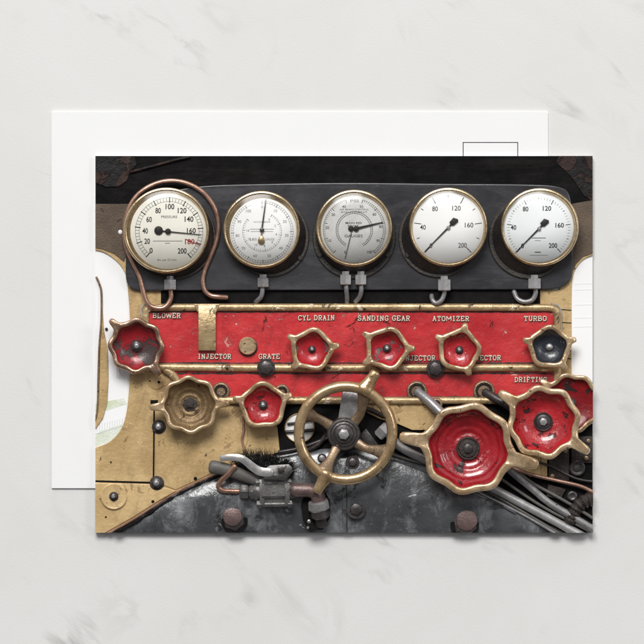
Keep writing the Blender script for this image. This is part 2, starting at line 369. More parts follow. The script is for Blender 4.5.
def rounded(x0, y0, x1, y1, r, n=6, corners=(1, 1, 1, 1)):
    o = []
    for (cx, cy, a), on in zip(((x1 - r, y0 + r, -90), (x1 - r, y1 - r, 0), (x0 + r, y1 - r, 90), (x0 + r, y0 + r, 180)), corners):
        if on: o += [(cx + r * math.cos(math.radians(a + 90 * i / n)), cy + r * math.sin(math.radians(a + 90 * i / n))) for i in range(n + 1)]
        else: o.append({-90: (x1, y0), 0: (x1, y1), 90: (x0, y1), 180: (x0, y0)}[a])
    return o
def circle(cx, cy, r, n=40): return [(cx + r * math.cos(2 * PI * i / n), cy + r * math.sin(2 * PI * i / n)) for i in range(n)]

# ------------------------------------------------------------------ table and postcards
g = MB(); g.v = [Vector((-2600, -2600, 0)), Vector((2600, -2600, 0)), Vector((2600, 2600, 0)), Vector((-2600, 2600, 0)),
                 Vector((-2600, -2600, -60)), Vector((2600, -2600, -60)), Vector((2600, 2600, -60)), Vector((-2600, 2600, -60))]
g.f = [(0, 1, 2, 3), (7, 6, 5, 4), (0, 4, 5, 1), (1, 5, 6, 2), (2, 6, 7, 3), (3, 7, 4, 0)]
tag(link('marble_tabletop', g, M['marble'], clip=False), 'pale grey veined marble tabletop under both postcards', kind='structure')

bc = thing('blank_postcard', 'blank white back of a postcard lying underneath, a stamp box at its upper right', 'postcard', 299.8, 299.8, -5)
link('card_sheet', MB().plate([rounded(51.5, 111.8, 548.2, 488.3, .6, 2)], -4.9, -2.6, .1), M['paper'], bc, clip=False)
sb = MB()
for a in ((463.2, 142.4, 517.8, 142.4), (463.2, 142, 463.2, 185), (517.8, 142, 517.8, 185), (463.2, 185, 517.8, 185)): sb.stroke(*a, .85, -2.62, -2.55)
link('stamp_box', sb, M['ink'], bc, clip=False)
tag(link('picture_postcard', MB().plate([rounded(X0, Y0, X1, Y1, .4, 2)], -2.5, 0, .1), M['paper'], clip=False),
    'front postcard carrying the picture of steam locomotive controls, lying over the blank one', 'postcard')

BT = catmull([Vector((*q, 0)) for q in ((70, 552), (109, 533), (135, 519), (164.5, 500), (189, 486.5), (214, 475.5), (240, 466), (262, 459), (285, 453), (312, 449.5), (345, 448), (378, 449.5), (402, 455), (430, 466), (462, 481), (500, 497), (540, 519), (575, 538), (620, 560))], 8)
def bprof(d):
    u = max(0, d) / 42
    if u < 1: return 2.6 + 10.5 * math.sqrt(max(0, 1 - (1 - u) ** 2))
    return 13.1 - 5.5 * min(1.0, (u - 1) / 1.0) ** 1.5
def bshell(d, y): return 2.0 + (bprof(d) - 2.0) * min(1.0, max(0.0, (534 - y) / 36)) ** .75
def bz(x, y):
    q = min(BT, key=lambda p: abs(p.x - x)); return bshell(y - q.y, y)
# ------------------------------------------------------------------ cab background
tag(link('cab_roof', MB().plate([[(95, 155), (593, 155), (593, 226), (575, 226), (560, 222), (560, 205), (140, 205), (128, 212), (95, 214)]], .1, 1.6, .2), M['hood']),
    'sooty black roof lining above the row of gauges', 'roof')
tag(link('roof_plate', MB().plate([[(95, 155), (134, 155), (137, 164), (131, 172), (127, 181), (118, 187), (106, 187), (95, 183)]], 1.7, 3, .5), M['brown_roof']),
    'rusty brown metal plate in the upper left corner of the picture', 'metal plate')
tag(link('roof_plate', MB().plate([[(560, 155), (593, 155), (593, 202), (584, 196), (572, 178), (556, 162)]], 1.7, 2.6, .4), M['brown_roof']),
    'dark brown metal plate in the upper right corner of the picture', 'metal plate')
tag(link('roof_seam', MB().tube(path([(131, 172, 3), (150, 167, 3), (172, 161, 3), (190, 157, 3)], 6), 1.5), M['brown_roof']),
    'thin brown seam rising along the black roof from the corner plate', 'seam')

# tan plates of the back wall, the windows are holes in them
def lw(off=0):   # left window outline
    c = [(94, 250 - off), (103, 252 - off), (113, 258 - off), (121, 266 - off), (126, 276), (128 + off, 290), (130 + off, 320), (130 + off, 360), (129 + off, 390), (126 + off, 415), (120 + off, 431 + off), (109, 442 + off), (94, 448 + off)]
    return [(p.x, p.y) for p in catmull([Vector((*q, 0)) for q in c], 5)]
LW = lw(); RWc = [(594, 255), (584, 259), (576, 268), (572.3, 280), (571.5, 300), (571.5, 330), (571.5, 378)]
RW = [(p.x, p.y) for p in catmull([Vector((*q, 0)) for q in RWc], 5)] + [(594, 378)]
bw = thing('cab_wall', 'tan painted steel back wall of the cab around the valve panel, with window openings left and right', 'wall', 330, 400)
bolt_edge = [(94, 540), (109, 533), (135, 518.5), (164.5, 499.5), (189, 486), (214, 475), (240, 465), (262, 457), (280, 452)]
outl = [(94, 205), (150, 205)] + [(150, 290), (560, 290), (560, 215), (594, 215), (594, 254.9)] + RW[1:-1] + [(571.5, 382), (572, 402), (560, 402), (556, 404), (275, 404)] + bolt_edge[::-1] + [(94, 449)] + LW[::-1]
link('wall_plate', MB().plate([outl], .3, 2.6, .5), M['wall'], bw)
link('rough_corner_plate', MB().plate([[(94, 482.5), (153, 484.5), (176, 491), (160, 500), (133, 517), (94, 539)]], 2.0, 4.2, .5), M['wall'], bw)
link('overlap_plate', MB().plate([[(155.4, 403), (236, 405), (245, 408), (248, 440), (240, 462), (214, 472), (190, 483), (176, 489.5), (155.8, 482)]], 2.2, 3.7, .35), M['wall'], bw)
s1 = MB().stroke(154.3, 401, 153.6, 480, 1.6, 2.3, 3.0); s1.stroke(94, 481, 152, 482.6, 1.8, 2.3, 3.1); s1.box(150.5, 400, 158, 403.5, 2.3, 3.8)
link('plate_joint', s1, M['black'], bw)
hb = MB()
for x, y, r in ((195.5, 478.5, 1.8), (153, 501.5, 1.6), (150, 381, .8), (159, 382, 1.3), (243, 429.5, 1), (164, 511, 1), (106, 517, 1), (111, 462, .8)): hb.lathe(x, y, [(r, 2), (r, 3.85 if y < 500 else 4.3)], 16)
link('rivet_hole', hb, M['black'], bw)
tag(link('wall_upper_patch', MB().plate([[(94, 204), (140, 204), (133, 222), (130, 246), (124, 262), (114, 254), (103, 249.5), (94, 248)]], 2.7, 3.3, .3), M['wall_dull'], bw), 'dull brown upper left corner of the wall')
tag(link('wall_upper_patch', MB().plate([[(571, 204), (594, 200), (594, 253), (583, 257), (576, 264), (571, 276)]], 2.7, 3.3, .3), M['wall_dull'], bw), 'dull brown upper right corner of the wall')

wn = thing('cab_window', 'overexposed white window opening at the left edge of the picture with lawn and pickets outside', 'window', 112, 350)
link('daylight_pane', MB().plate([[(94, 249), (105, 250), (132, 268), (135, 420), (112, 446), (94, 449)]], .1, .6), M['white'], wn)
link('lawn_strip', MB().plate([[(94, 404), (108, 401), (124, 398), (127, 404), (108, 410), (94, 412)]], .6, .75), M['green'], wn)
link('lawn_strip', MB().plate([[(94, 438), (100, 431), (122, 424), (121, 432), (110, 441), (94, 447)]], .6, .75), M['green'], wn)
pk = MB()
for i in range(12): pk.stroke(97 + i * 2.5, 447 - max(0, i - 3) * 1.7, 97.3 + i * 2.5, 424 - i * .6, .6, .75, 1.0)
pk.stroke(95, 434, 124, 425, .6, .75, 1.1); pk.stroke(117, 367, 117.5, 378, 1.6, .6, .9); pk.stroke(119.3, 366, 119.6, 379, 1.0, .6, .9)
link('distant_pickets', pk, M['offwhite'], wn)
wf = MB(); wf.tube(path([(96.5, 277, 2.5), (99.5, 284, 2.5), (101.5, 293, 2.5), (101.5, 320, 2.5), (99.5, 345, 2.5), (98.5, 375, 2.5), (98, 400, 2.5), (96.5, 416, 2.5), (92, 428, 2.5)]), [1.1 + .0 * i for i in range(65)], flat=1)
link('window_bar', wf, M['bronze'], wn)
wf2 = [(101.5, 325), (103.5, 352), (108, 353), (109, 380), (107.5, 402), (103, 418), (94, 431), (94, 421), (98, 408), (99.5, 380), (99.7, 345)]
link('window_frame', MB().plate([[(102.2, 300), (104, 330), (108, 350), (108.6, 380), (107.5, 402), (103, 418), (94, 431), (94, 421), (98, 408), (99.6, 380), (100.2, 345), (101.6, 320)]], 1.0, 2.8, .6), M['wall'], wn)
link('window_catch', MB().lathe(106.5, 329, [(1.5, .6), (1.5, 2.4), (.8, 2.9)], 12), M['iron'], wn)
tag(link('peephole_light', MB().lathe(120.4, 232, [(2.1, 3.0), (2.1, 3.7), (1.2, 4.2)], 24), M['white']), 'tiny bright round hole in the brown wall left of the first gauge', 'hole')

wr = thing('cab_window', 'overexposed white window opening at the right edge of the picture above the red wheel', 'window', 582, 320)
link('daylight_pane', MB().plate([[(594, 252), (570, 266), (568, 382), (594, 382)]], .1, .6), M['white'], wr)
sl = MB()
for y in (284, 290, 305, 318, 327): sl.stroke(574, y, 593, y - .5, .8, .6, .75)
link('distant_railing', sl, M['hazewhite'], wr)
wl = MB()
for y in (309.5, 322.3, 350, 358): wl.stroke(560.5, y, 571.2, y + .8, .9, 2.5, 2.8)
link('wall_crack', wl, M['black'], bw)

# black mounting board and dark slot
tag(link('dark_slot', MB().plate([[(161, 288), (540, 288), (540, 306), (161, 306)]], 2.65, 3.3), M['black']),
    'black slot between the gauge board and the brass framed panel', 'recess')
bd = catmull([Vector((*q, 0)) for q in ((150, 196), (200, 186.5), (270, 184), (350, 183), (450, 184), (520, 184.5), (558, 187), (570, 198), (572.5, 235), (572.5, 264), (571, 278), (563, 286.5), (550, 289.6))], 5)
bd2 = catmull([Vector((*q, 0)) for q in ((140, 291), (131, 288), (126.5, 280), (126, 262), (128, 230), (136, 206))], 5)
tag(link('gauge_board', MB().plate([[(p.x, p.y) for p in bd] + [(400, 290), (200, 290.5)] + [(p.x, p.y) for p in bd2]], 3.4, 7.5, 1.1), M['board']),
    'long black painted board that carries the five round gauges', 'board')

# ------------------------------------------------------------------ gauges
def pol(cx, cy, r, deg): return cx + r * math.cos(math.radians(deg)), cy - r * math.sin(math.radians(deg))
def gauge(label, cx, cy, R, base, bR, dialm, dc, dr, bezm='bezel', screws=(), nuts=()):
    t = thing('pressure_gauge', label, 'gauge', base[0], base[1], 7.5, 'round gauges on the black board')
    bx, by = base[0] - cx, base[1] - cy
    link('flange', MB().lathe(cx, cy, [(bR, 7.4, bx, by), (bR, 9.2, bx, by), (bR - .8, 10, bx, by), (bR - 3.2, 10, bx, by), (bR - 3.6, 9.5, bx, by)], 96), M['flange'], t)
    link('case', MB().lathe(cx, cy, [(R - .8, 9.3, bx * .9, by * .9), (R - .4, 14, bx * .6, by * .6), (R - .2, 19, bx * .25, by * .25), (R - .3, 23.5, 0, 0)], 96, cap1=False), M['case'], t)
    w = R - dr; ox, oy = dc[0] - cx, dc[1] - cy
    ring = [(R - 1.2, 22.5), (R, 23.6), (R + .1, 25.2), (R - .7, 26.4), (R - 1.7, 26.7), (R - 2.6, 26.2), (R - 3.0, 25.2), (R - 3.0, 24.4), (dr + .6, 22.4, ox, oy), (dr, 21.6, ox, oy)]
    link('bezel', MB().lathe(cx, cy, ring, 96, cap1=False), M[bezm], t)
    d = link('dial', MB().lathe(dc[0], dc[1], [(dr + .3, 20.8), (dr + .3, 21.8)], 96), M[dialm], t)
    link('glass', MB().lathe(cx, cy, [(R - 2.9, 24.9)] + [((R - 2.9) * q_, 25.2 + 5.2 * (1 - q_ * q_)) for q_ in (1, .95, .9, .85, .8, .7, .6, .5, .4, .3, .2, .1, .02)], 96), M['glass'], t)
    for sx, sy in screws:
        q = MB().lathe(sx, sy, [(2.6, 9.2), (2.6, 11), (1.9, 11.7)], 20); q.stroke(sx - 1.6, sy + 1, sx + 1.6, sy - 1, .6, 11.6, 11.9)
        link('screw', q, M['iron'], t)
    nutm = 'steel' if dialm in ('dial', 'dialwhite') and cx < 300 else 'lightsteel'
    for x0, x1, y0, y1 in nuts:
        xm = (x0 + x1) / 2
        link('union_nut', MB().tube([P(xm, y0 - 3, 12), P(xm, y0, 12), P(xm, y0 + .8, 12), P(xm, y1 - .8, 12), P(xm, y1, 12)],
                                    [4, 4, (x1 - x0) / 2, (x1 - x0) / 2, (x1 - x0) / 2 - 1], n=6, rnd=False), M[nutm], t)
    return t, d
ZD = 21.8
def ticks(mb, cx, cy, r0, r1, a0, a1, n, w, skip=None):
    for i in range(n + 1):
        if skip and i % skip == 0: continue
        a = a0 + (a1 - a0) * i / n; p = pol(cx, cy, r0, a); q = pol(cx, cy, r1, a); mb.stroke(*p, *q, w, ZD - .1, ZD + .12)
def num(mb, s, x, y, h, w=None, bold=.01, rot=0): mb.text(s, x, y, w, h, ZD - .1, ZD + .12, rot=rot, bold=bold)

# first gauge
t1, d1 = gauge('leftmost gauge with cream dial, red 180 mark and a copper pipe looped round it', 167.2, 230.8, 42.6, (173, 237), 43, 'dial', (168.8, 231.6), 37.6,
               nuts=((163.8, 177, 279, 290),))
k = MB(); C1 = (169.6, 231.8)
ticks(k, *C1, 29.8, 33.6, 228, -50, 50, .38); ticks(k, *C1, 28.6, 34.4, 228, -50, 10, .95)
k.arc(*C1, 33.6, .3, -50, 228, ZD - .1, ZD + .1, 90); k.arc(*C1, 29.8, .3, -50, 228, ZD - .1, ZD + .1, 90)
for s_, x, y in (('0', 151.7, 250.8), ('20', 147.8, 241.5), ('40', 145.8, 231.2), ('60', 149.7, 219.8), ('80', 158.7, 211), ('100', 170.5, 207), ('120', 182.6, 211), ('140', 189.5, 219.5), ('160', 191.8, 231), ('200', 182.7, 251.2)):
    num(k, s_, x, y, 5.6, 2.2 * len(s_) + (len(s_) - 1) * 1.1 + (1 if len(s_) == 1 else 0), .02)
num(k, 'PRESSURE', 169.8, 217.2, 2.5, 16, .0); num(k, 'lbs. per \u25a1 inch', 167.5, 260.3, 2.6, 19, .0)
k.stroke(153.5, 241.3, 183, 241.3, .5, ZD, ZD + .1); k.stroke(165.5, 243.6, 170.5, 243.6, .5, ZD, ZD + .1)
link('scale_marks', k, M['mark'], d1)
r_ = MB(); num(r_, '180', 190.2, 242, 5.4, 9.5, .02); r_.stroke(186, 239.5, 200.5, 245.8, .9, ZD, ZD + .2); link('red_limit_mark', r_, M['markred'], d1)
n_ = MB().lathe(159.2, 230.8, [(4.3, 22.4), (4.3, 23.4), (3.4, 24)], 32); n_.lathe(168.6, 231.7, [(2.9, 22.2), (2.9, 24.2), (1.8, 24.9)], 24); n_.stroke(159, 230.9, 201.5, 235, 1.3, 22.8, 23.5, .6)
link('needle', n_, M['mark'], t1)

# second gauge
t2, d2 = gauge('second gauge from the left, double scale dial with upright needle and pear shaped weight', 261.8, 230, 38.4, (269.5, 237.5), 39.6, 'dialwhite', (263.3, 232), 33,
               screws=((297, 254.5), (300.2, 258)), nuts=((257, 269.4, 277.5, 287.5),))
k = MB(); C2 = (262.3, 232.2)
ticks(k, *C2, 28.6, 31, 90, -237, 66, .35); ticks(k, *C2, 27.6, 31.2, 90, -237, 11, .6); k.arc(*C2, 31, .25, -250, 92, ZD - .1, ZD + .1, 90); k.arc(*C2, 28.8, .25, -250, 92, ZD - .1, ZD + .1, 90)
ticks(k, *C2, 17.5, 19.5, 60, -220, 40, .3); ticks(k, *C2, 17, 19.8, 60, -220, 8, .5); k.arc(*C2, 19.5, .25, -222, 62, ZD - .1, ZD + .1, 70)
for i in range(11):
    x, y = pol(C2[0], C2[1], 24.8, 90 - 32.7 * i); num(k, str(i * 10), x, y, 2.8, None, .0)
for i in range(8):
    x, y = pol(C2[0], C2[1], 14.3, 60 - 35 * i); num(k, str(i * 2), x, y, 2.4, None, .0)
num(k, 'LBS', 253.5, 239.6, 2.4, 7, .0); num(k, 'GAUGE', 270, 239.6, 2.4, 9, .0); num(k, 'VACUUM BRAKE', 262, 222.3, 1.5, 17, .0)
k.stroke(250, 229.5, 274, 229.5, .45, ZD, ZD + .1); k.stroke(251, 231.8, 273, 231.8, .45, ZD, ZD + .1)
link('scale_marks', k, M['markgrey'], d2)
n_ = MB().stroke(261.9, 231, 266.2, 199.6, 1.7, 22.8, 23.5, .9); n_.lathe(262.2, 230.3, [(2.3, 22.2), (2.3, 24.4), (1.3, 24.9)], 24)
link('needle', n_, M['iron'], t2)
n_ = MB().prism([(261.6 + 3.5 * math.cos(a) * (1 - .22 * math.sin(-a)), 240.5 + 4.6 * math.sin(a)) for a in [2 * PI * i / 28 for i in range(28)]], 22.3, 23.8, .8); n_.stroke(262.2, 231, 261.6, 238, 1.6, 22.4, 23.4)
link('needle_weight', n_, M['bezel'], t2)

# third gauge
t3, d3 = gauge('middle gauge with a grey silvered dial and two needles, standing over twin union nuts', 354, 228.6, 38.2, (354, 237.5), 41.5, 'dialgrey', (354.6, 229.6), 33.6,
               screws=((319.8, 255), (387.5, 255)), nuts=((339.5, 351.6, 274.3, 285), (354.6, 366.8, 274.3, 285)))
k = MB(); C3 = (354.2, 230.2)
ticks(k, *C3, 28.8, 31, 228, 106, 32, .35); ticks(k, *C3, 28.8, 31, 74, -48, 32, .35); ticks(k, *C3, 27.4, 31.2, 228, 106, 4, .6); ticks(k, *C3, 27.4, 31.2, 74, -48, 4, .6); k.arc(*C3, 31, .3, -48, 74, ZD - .1, ZD + .1, 50); k.arc(*C3, 31, .3, 106, 228, ZD - .1, ZD + .1, 50); k.arc(*C3, 28.8, .25, -48, 60, ZD - .1, ZD + .1, 90)
k.arc(*C3, 18.3, .4, -60, 240, ZD - .1, ZD + .1, 90); k.arc(*C3, 16.3, .35, -60, 240, ZD - .1, ZD + .1, 90); ticks(k, *C3, 16.3, 18.3, 240, -60, 50, .3)
for s_, x, y in (('0', 345, 252.5), ('10', 329.5, 241), ('20', 327.3, 228), ('30', 333.2, 215), ('40', 344, 207), ('50', 361.3, 207), ('60', 374.2, 214.7), ('80', 380.7, 227), ('90', 378, 241), ('100', 369.5, 252.3)): num(k, s_, x, y, 2.8, None, .01)
num(k, 'PSI', 354.2, 201.3, 2.8, 8, .01); num(k, 'AIR BRAKE CONTROL', 354.2, 209.9, 1.7, 29, 0); num(k, 'EQUIPMENT', 354.2, 212.6, 1.7, 26, 0)
num(k, 'MAIN RES', 353.5, 223.3, 2.0, 16, .01); num(k, 'BRAKE', 353.2, 226, 1.6, 11, 0); num(k, 'GAUGES', 353.5, 236.3, 2.8, 18, .01)
link('scale_marks', k, M['mark'], d3)
n_ = MB().stroke(353.5, 229.5, 382.5, 222.6, 2.7, 22.8, 23.5, .9); n_.lathe(350.8, 228.8, [(2.8, 22.3), (2.8, 23.6), (2, 24)], 24); n_.lathe(356, 229, [(2.8, 22.3), (2.8, 24), (2, 24.5)], 24)
link('needle', n_, M['mark'], t3)
link('needle', MB().stroke(352, 230, 345, 259, 1.2, 22.2, 22.7, .8), M['markgrey'], t3)

# fourth and fifth gauges
def needle45(t, hx, hy):
    dx, dy = hx - 448, hy - 227.9
    n = MB().stroke(424.3 + dx, 251.8 + dy, 451 + dx, 224.7 + dy, .55, 22.8, 23.4, 1.6)
    n.prism([(450.5 + dx, 225.5 + dy), (449 + dx, 222.6 + dy), (453 + dx, 218 + dy), (457.6 + dx, 219.6 + dy), (457.8 + dx, 222 + dy), (453.2 + dx, 226 + dy)], 22.7, 23.6, .2)
    link('needle', n, M['mark'], t)
    h = MB().lathe(hx, hy, [(1.9, 22.4), (1.9, 24.2), (1.2, 24.7)], 20); link('needle_hub', h, M['lightsteel'], t)
t4, d4 = gauge('fourth gauge from the left, plain white dial with sparse ticks and needle at 0', 447.8, 227.5, 39.2, (438.5, 237.5), 40.2, 'dialwhite', (447.6, 227.9), 35.2,
               screws=((407, 255),), nuts=((437, 451, 279, 290.8),))
t5, d5 = gauge('rightmost gauge with bluish white dial, fine minor ticks and needle at 0', 538.8, 227.6, 38.8, (529, 238), 41, 'dialcool', (538, 228), 34.6,
               screws=((583 - 80, 253.5),), nuts=((527, 541, 278, 289),))
for (t, d, cx, cy, fine) in ((t4, d4, 447.6, 228, False), (t5, d5, 538, 229, True)):
    k = MB(); ticks(k, cx, cy, 27, 34 if not fine else 32, 227, -47, 5, .75); ticks(k, cx, cy, 30, 33 if not fine else 31.5, 227, -47, 10, .7)
    if fine: ticks(k, cx, cy, 29, 31.5, 227, -47, 50, .3); k.stroke(531, 238.3, 545, 238.3, .6, ZD, ZD + .1); k.stroke(534, 241, 540, 241, .4, ZD, ZD + .1); k.stroke(529, 255.5, 547, 255.5, .4, ZD, ZD + .1); k.stroke(534, 252.5, 540, 252.5, .9, ZD, ZD + .1)
    for s_, x, y in (('0', 430.6, 246), ('40', 422.6, 227.6), ('80', 434.6, 209.2), ('120', 456, 208.6), ('160', 468.6, 225.4), ('200', 462, 245.6)):
        if fine: x, y = x + 91.2 + (-1 if s_ != '0' else 0), y + 0.2
        num(k, s_, x, y, 4.9, 2.4 * len(s_) + (.4 * len(s_)), .008 if not fine else .02)
    link('scale_marks', k, M['mark'], d); needle45(t, cx + .3, cy - .1)

# pipes at the gauges
cp = [(171, 290, 12), (171.3, 298, 12), (167, 305.5, 12.5), (160.5, 308.3, 13), (151, 306, 13), (146, 299.5, 13), (143, 289, 12), (139.5, 276, 11), (131.5, 259, 10.5), (126, 244, 10.5), (125, 226, 10.5), (129.5, 208, 10.5), (139, 194, 10.5), (154, 184.6, 10.5), (170, 181, 10.5), (187, 183.5, 10.5), (203, 192.5, 10.5),
      (214, 207, 10.5), (218.6, 223, 10.5), (217, 240, 10.5), (211, 256, 10.5), (205.2, 270, 10.5), (203, 281, 11), (205, 290.5, 11), (211, 295.5, 11), (219, 296.8, 11), (227, 297.3, 9)]
tag(link('copper_pipe', MB().tube(path(cp, 7), 2.35, 14), M['copper']), 'copper pipe looping round the leftmost gauge and curling under it', 'pipe')
def hook(pts, label, m='steel', r=2.4):
    tag(link('gauge_pipe', MB().tube(path(pts, 7), r, 12), M[m]), label, 'pipe', 'short bent pipes under the gauges')
hook([(262.5, 286, 12), (262.4, 292, 12), (261, 297, 11), (257.5, 300.5, 8), (256, 302, 5)], 'short bent pipe under the second gauge from the left')
hook([(346, 284, 12), (346.3, 290, 12), (347, 297, 9), (347, 303, 4)], 'straight short pipe under the left nut of the middle gauge')
hook([(361, 284, 12), (361.2, 291, 12), (359.5, 297, 9), (355.5, 302, 4)], 'slanting short pipe under the right nut of the middle gauge')
hook([(444, 289, 12), (444, 294, 12), (441, 300.5, 12), (436, 303.2, 11), (432.3, 300, 9), (431.5, 295.5, 5)], 'hooked short pipe under the fourth gauge from the left')
hook([(535, 288, 12), (535, 294, 12), (531.5, 300, 12), (524, 301.8, 11), (517, 298.5, 9), (513.8, 291.5, 5)], 'wide hooked pipe under the rightmost gauge')

# ------------------------------------------------------------------ red valve panel
pn = thing('valve_panel', 'red painted valve panel in a brass frame with raised lettering', 'panel', 350, 355, 2.6)
face = rounded(146, 307, 558, 402, 4, 4, (1, 1, 0, 1))
face = [(150, 306), (554, 306), (557, 309), (557, 401), (187, 401), (170, 371), (146, 368), (146, 309)]
link('red_face', MB().plate([face], 2.7, 5, .3), M['red'], pn)
def bar(pts, r, flat=.8, n=16): return MB().tube(path(pts, 6), r, n, flat)
fr = [(146.2, 372, 6.3), (145.6, 350, 6.3), (145.6, 325, 6.3), (145.8, 313, 6.3), (148.5, 308.5, 6.3), (154, 307.6, 6.3), (180, 307.4, 6.3), (250, 307.3, 6.3), (350, 307.3, 6.3), (450, 307.3, 6.3), (530, 307.6, 6.3), (548, 307.8, 6.3), (554.5, 309.5, 6.3), (557.2, 315, 6.3), (557.2, 330, 6.3), (557.2, 360, 6.3), (557, 385, 6.3), (556, 396, 6.3), (550, 400, 6.3), (520, 400.5, 6.3), (450, 400.5, 6.3), (350, 400.5, 6.3), (250, 400.3, 6.3), (200, 400, 6.3), (188, 397.5, 6.3), (181, 388, 6.3), (174, 376, 6.3), (166, 369.5, 6.3)]
link('brass_frame', bar(fr, 3.8), M['rail'], pn)
link('brass_rail', bar([(147, 366.5, 6.6), (200, 367.6, 6.6), (350, 368, 6.6), (557, 367.6, 6.6)], 3.9), M['rail'], pn)
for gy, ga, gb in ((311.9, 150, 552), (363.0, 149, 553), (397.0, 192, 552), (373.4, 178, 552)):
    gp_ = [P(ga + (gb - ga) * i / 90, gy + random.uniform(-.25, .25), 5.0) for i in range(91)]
    link('shadow_grime_line', MB().tube(gp_, [max(.15, .75 + random.uniform(-.4, .5)) for _ in gp_], 6, .5), M['machinery'], pn)  # thin dark strips paint the rails' shadow lines, together with edge grime
link('silver_edge', MB().tube(path([(551, 303.5, 6), (558, 306, 6), (560.8, 312, 6), (561, 326, 6), (561, 336, 6)]), .9, 8), M['lightsteel'], pn)
link('filler_loop', MB().tube(path([(142.3, 318, 7), (141.6, 312, 7), (142.5, 306.5, 7), (146, 304, 7)]), 1.0, 8), M['lightsteel'], pn)
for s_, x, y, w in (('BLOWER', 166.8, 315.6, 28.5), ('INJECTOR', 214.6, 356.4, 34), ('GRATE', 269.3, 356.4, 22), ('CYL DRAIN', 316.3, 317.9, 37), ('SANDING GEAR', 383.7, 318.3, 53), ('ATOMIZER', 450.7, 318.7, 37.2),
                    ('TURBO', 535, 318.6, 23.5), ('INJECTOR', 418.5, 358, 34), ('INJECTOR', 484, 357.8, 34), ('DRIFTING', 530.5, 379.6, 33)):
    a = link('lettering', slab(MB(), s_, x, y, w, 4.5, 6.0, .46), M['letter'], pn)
    link('lettering_shadow', slab(MB(), s_, x + .25, y + .3, w, 4.5, 5.2, .72), M['machinery'], a)  # dark copy shifted down right, painted as the shadow of the letters

br = thing('brass_bracket', 'flat brass bracket hanging from the top rail beside the word BLOWER', 'bracket', 207, 328, 5)
link('bracket_plate', MB().box(198.5, 305, 216, 350.5, 4.6, 11.3, .8), M['rail'], br)
link('bracket_foot', MB().plate([[(194, 304), (220, 304), (217, 312), (197.5, 312)]], 5, 10.4, .7), M['rail'], br)
kn = thing('brass_plug', 'round brass plug set in the red panel above the word GRATE', 'plug', 247.7, 346, 5)
link('plug_face', MB().lathe(247.7, 345.8, [(9, 4.6), (9, 9.8), (8.3, 10.8), (7, 10.9), (6.7, 10.5), (.5, 10.7)], 56), M['brass'], kn)
link('plug_collar', MB().lathe(248.1, 346.6, [(9.8, 4.6), (9.6, 6.8), (9.2, 7)], 56), M['iron'], kn)

def hexbolt(x, y, r, z0, h, label, hm='iron', wr=1.25, group=None, rot=.3, name='hex_bolt', wm='iron'):
    t = thing(name, label, 'bolt', x, y, z0, group)
    link('washer', MB().lathe(x, y, [(r * wr, z0 - .3), (r * wr, z0 + .9), (r * wr - .5, z0 + 1.3)], 40), M[wm], t)
    q = MB().hexnut(x, y, z0 + 1, z0 + h + .8, r, rot, 1.3)
    link('bolt_head', q, M[hm], t); return t
G1 = 'hex bolts on the middle brass rail'
hexbolt(266.2, 367.5, 7.2, 9.3, 5, 'dark hex bolt on the middle rail under the word GRATE', group=G1)
hexbolt(435.3, 368.7, 7.2, 9.3, 5, 'dark hex bolt on the middle rail left of the ATOMIZER wheel', group=G1)
G2 = 'studs and nuts on the tan lower left plate'
def stud(x, y, r, label, disc=0, z0=3.6):
    t = thing('stud_nut', label, 'nut', x, y, z0, G2)
    if disc: link('round_cover', MB().lathe(x, y, [(disc, z0), (disc, z0 + 1.7), (disc - 1, z0 + 2.3), (disc - 2.5, z0 + 1.9), (1, z0 + 2)], 56), M['wall'], t); z0 += 1.8
    link('washer', MB().lathe(x, y, [(r * 1.4, z0 - .2), (r * 1.4, z0 + .8), (r * 1.25, z0 + 1.1)], 36), M['machinery'], t)
    link('nut', MB().hexnut(x, y, z0 + 1, z0 + 4, r, .2, .6), M['iron'], t)
    link('stud', MB().lathe(x - .4, y, [(r * .55, z0 + 3.5), (r * .55, z0 + 6), (r * .3, z0 + 6.6)], 24), M['steel'], t)
stud(159, 426.8, 5, 'black nut and stud on the tan plate under the brass bowl wheel')
stud(157, 483, 5.2, 'black nut and stud at the corner of the plate joints')
stud(114, 496.3, 3.3, 'small nut on a round tan cover at the lower left', 13.2, 4.1)
q = MB().lathe(156.5, 381, [(8.6, 2.6), (8.6, 3.1), (7.6, 3.5)], 40)
tag(link('round_boss', q, M['wall']), 'low round tan boss with two small holes under the blower wheel', 'boss')

# sockets and shafts on the panel
def socket(x, y, r, label, z0=5):
    t = thing('shaft_socket', label, 'socket', x, y, z0, 'round sockets in the red panel')
    link('outer_ring', MB().lathe(x, y, [(r, z0 - .4), (r, z0 + 2.4), (r - .8, z0 + 3.4), (r - 2.2, z0 + 3.6), (r - 2.8, z0 + 2.8), (r - 3, z0 + .6)], 48), M['bronze'], t)
    link('inner_ring', MB().lathe(x, y, [(r - 2.9, z0 + .3), (r - 3, z0 + 2.2), (r - 3.8, z0 + 2.8), (r - 4.6, z0 + 2), (r - 4.8, z0 + .5)], 40), M['iron'], t)
socket(416.8, 391, 10.3, 'bronze socket of the long grey shaft left of centre under INJECTOR')
socket(483.8, 391, 10.8, 'bronze socket of the short dark shaft near the right wheels')
socket(436, 404, 6.5, 'small bronze socket on the bottom rail behind the big red wheel', 7)
socket(221, 391, 9, 'bronze socket behind the brass bowl wheel')
socket(282, 391.5, 7.5, 'bronze socket behind the lower left red wheel')
socket(361, 391, 6.5, 'small bronze socket behind the top of the brass ring wheel')
tag(link('control_shaft', MB().tube([P(417.5, 391.5, 7), P(430, 402, 13), P(449, 421, 22)], [4.6, 4.9, 5.3], 20), M['steel']), 'thick grey shaft running from its socket to behind the big red wheel', 'shaft')
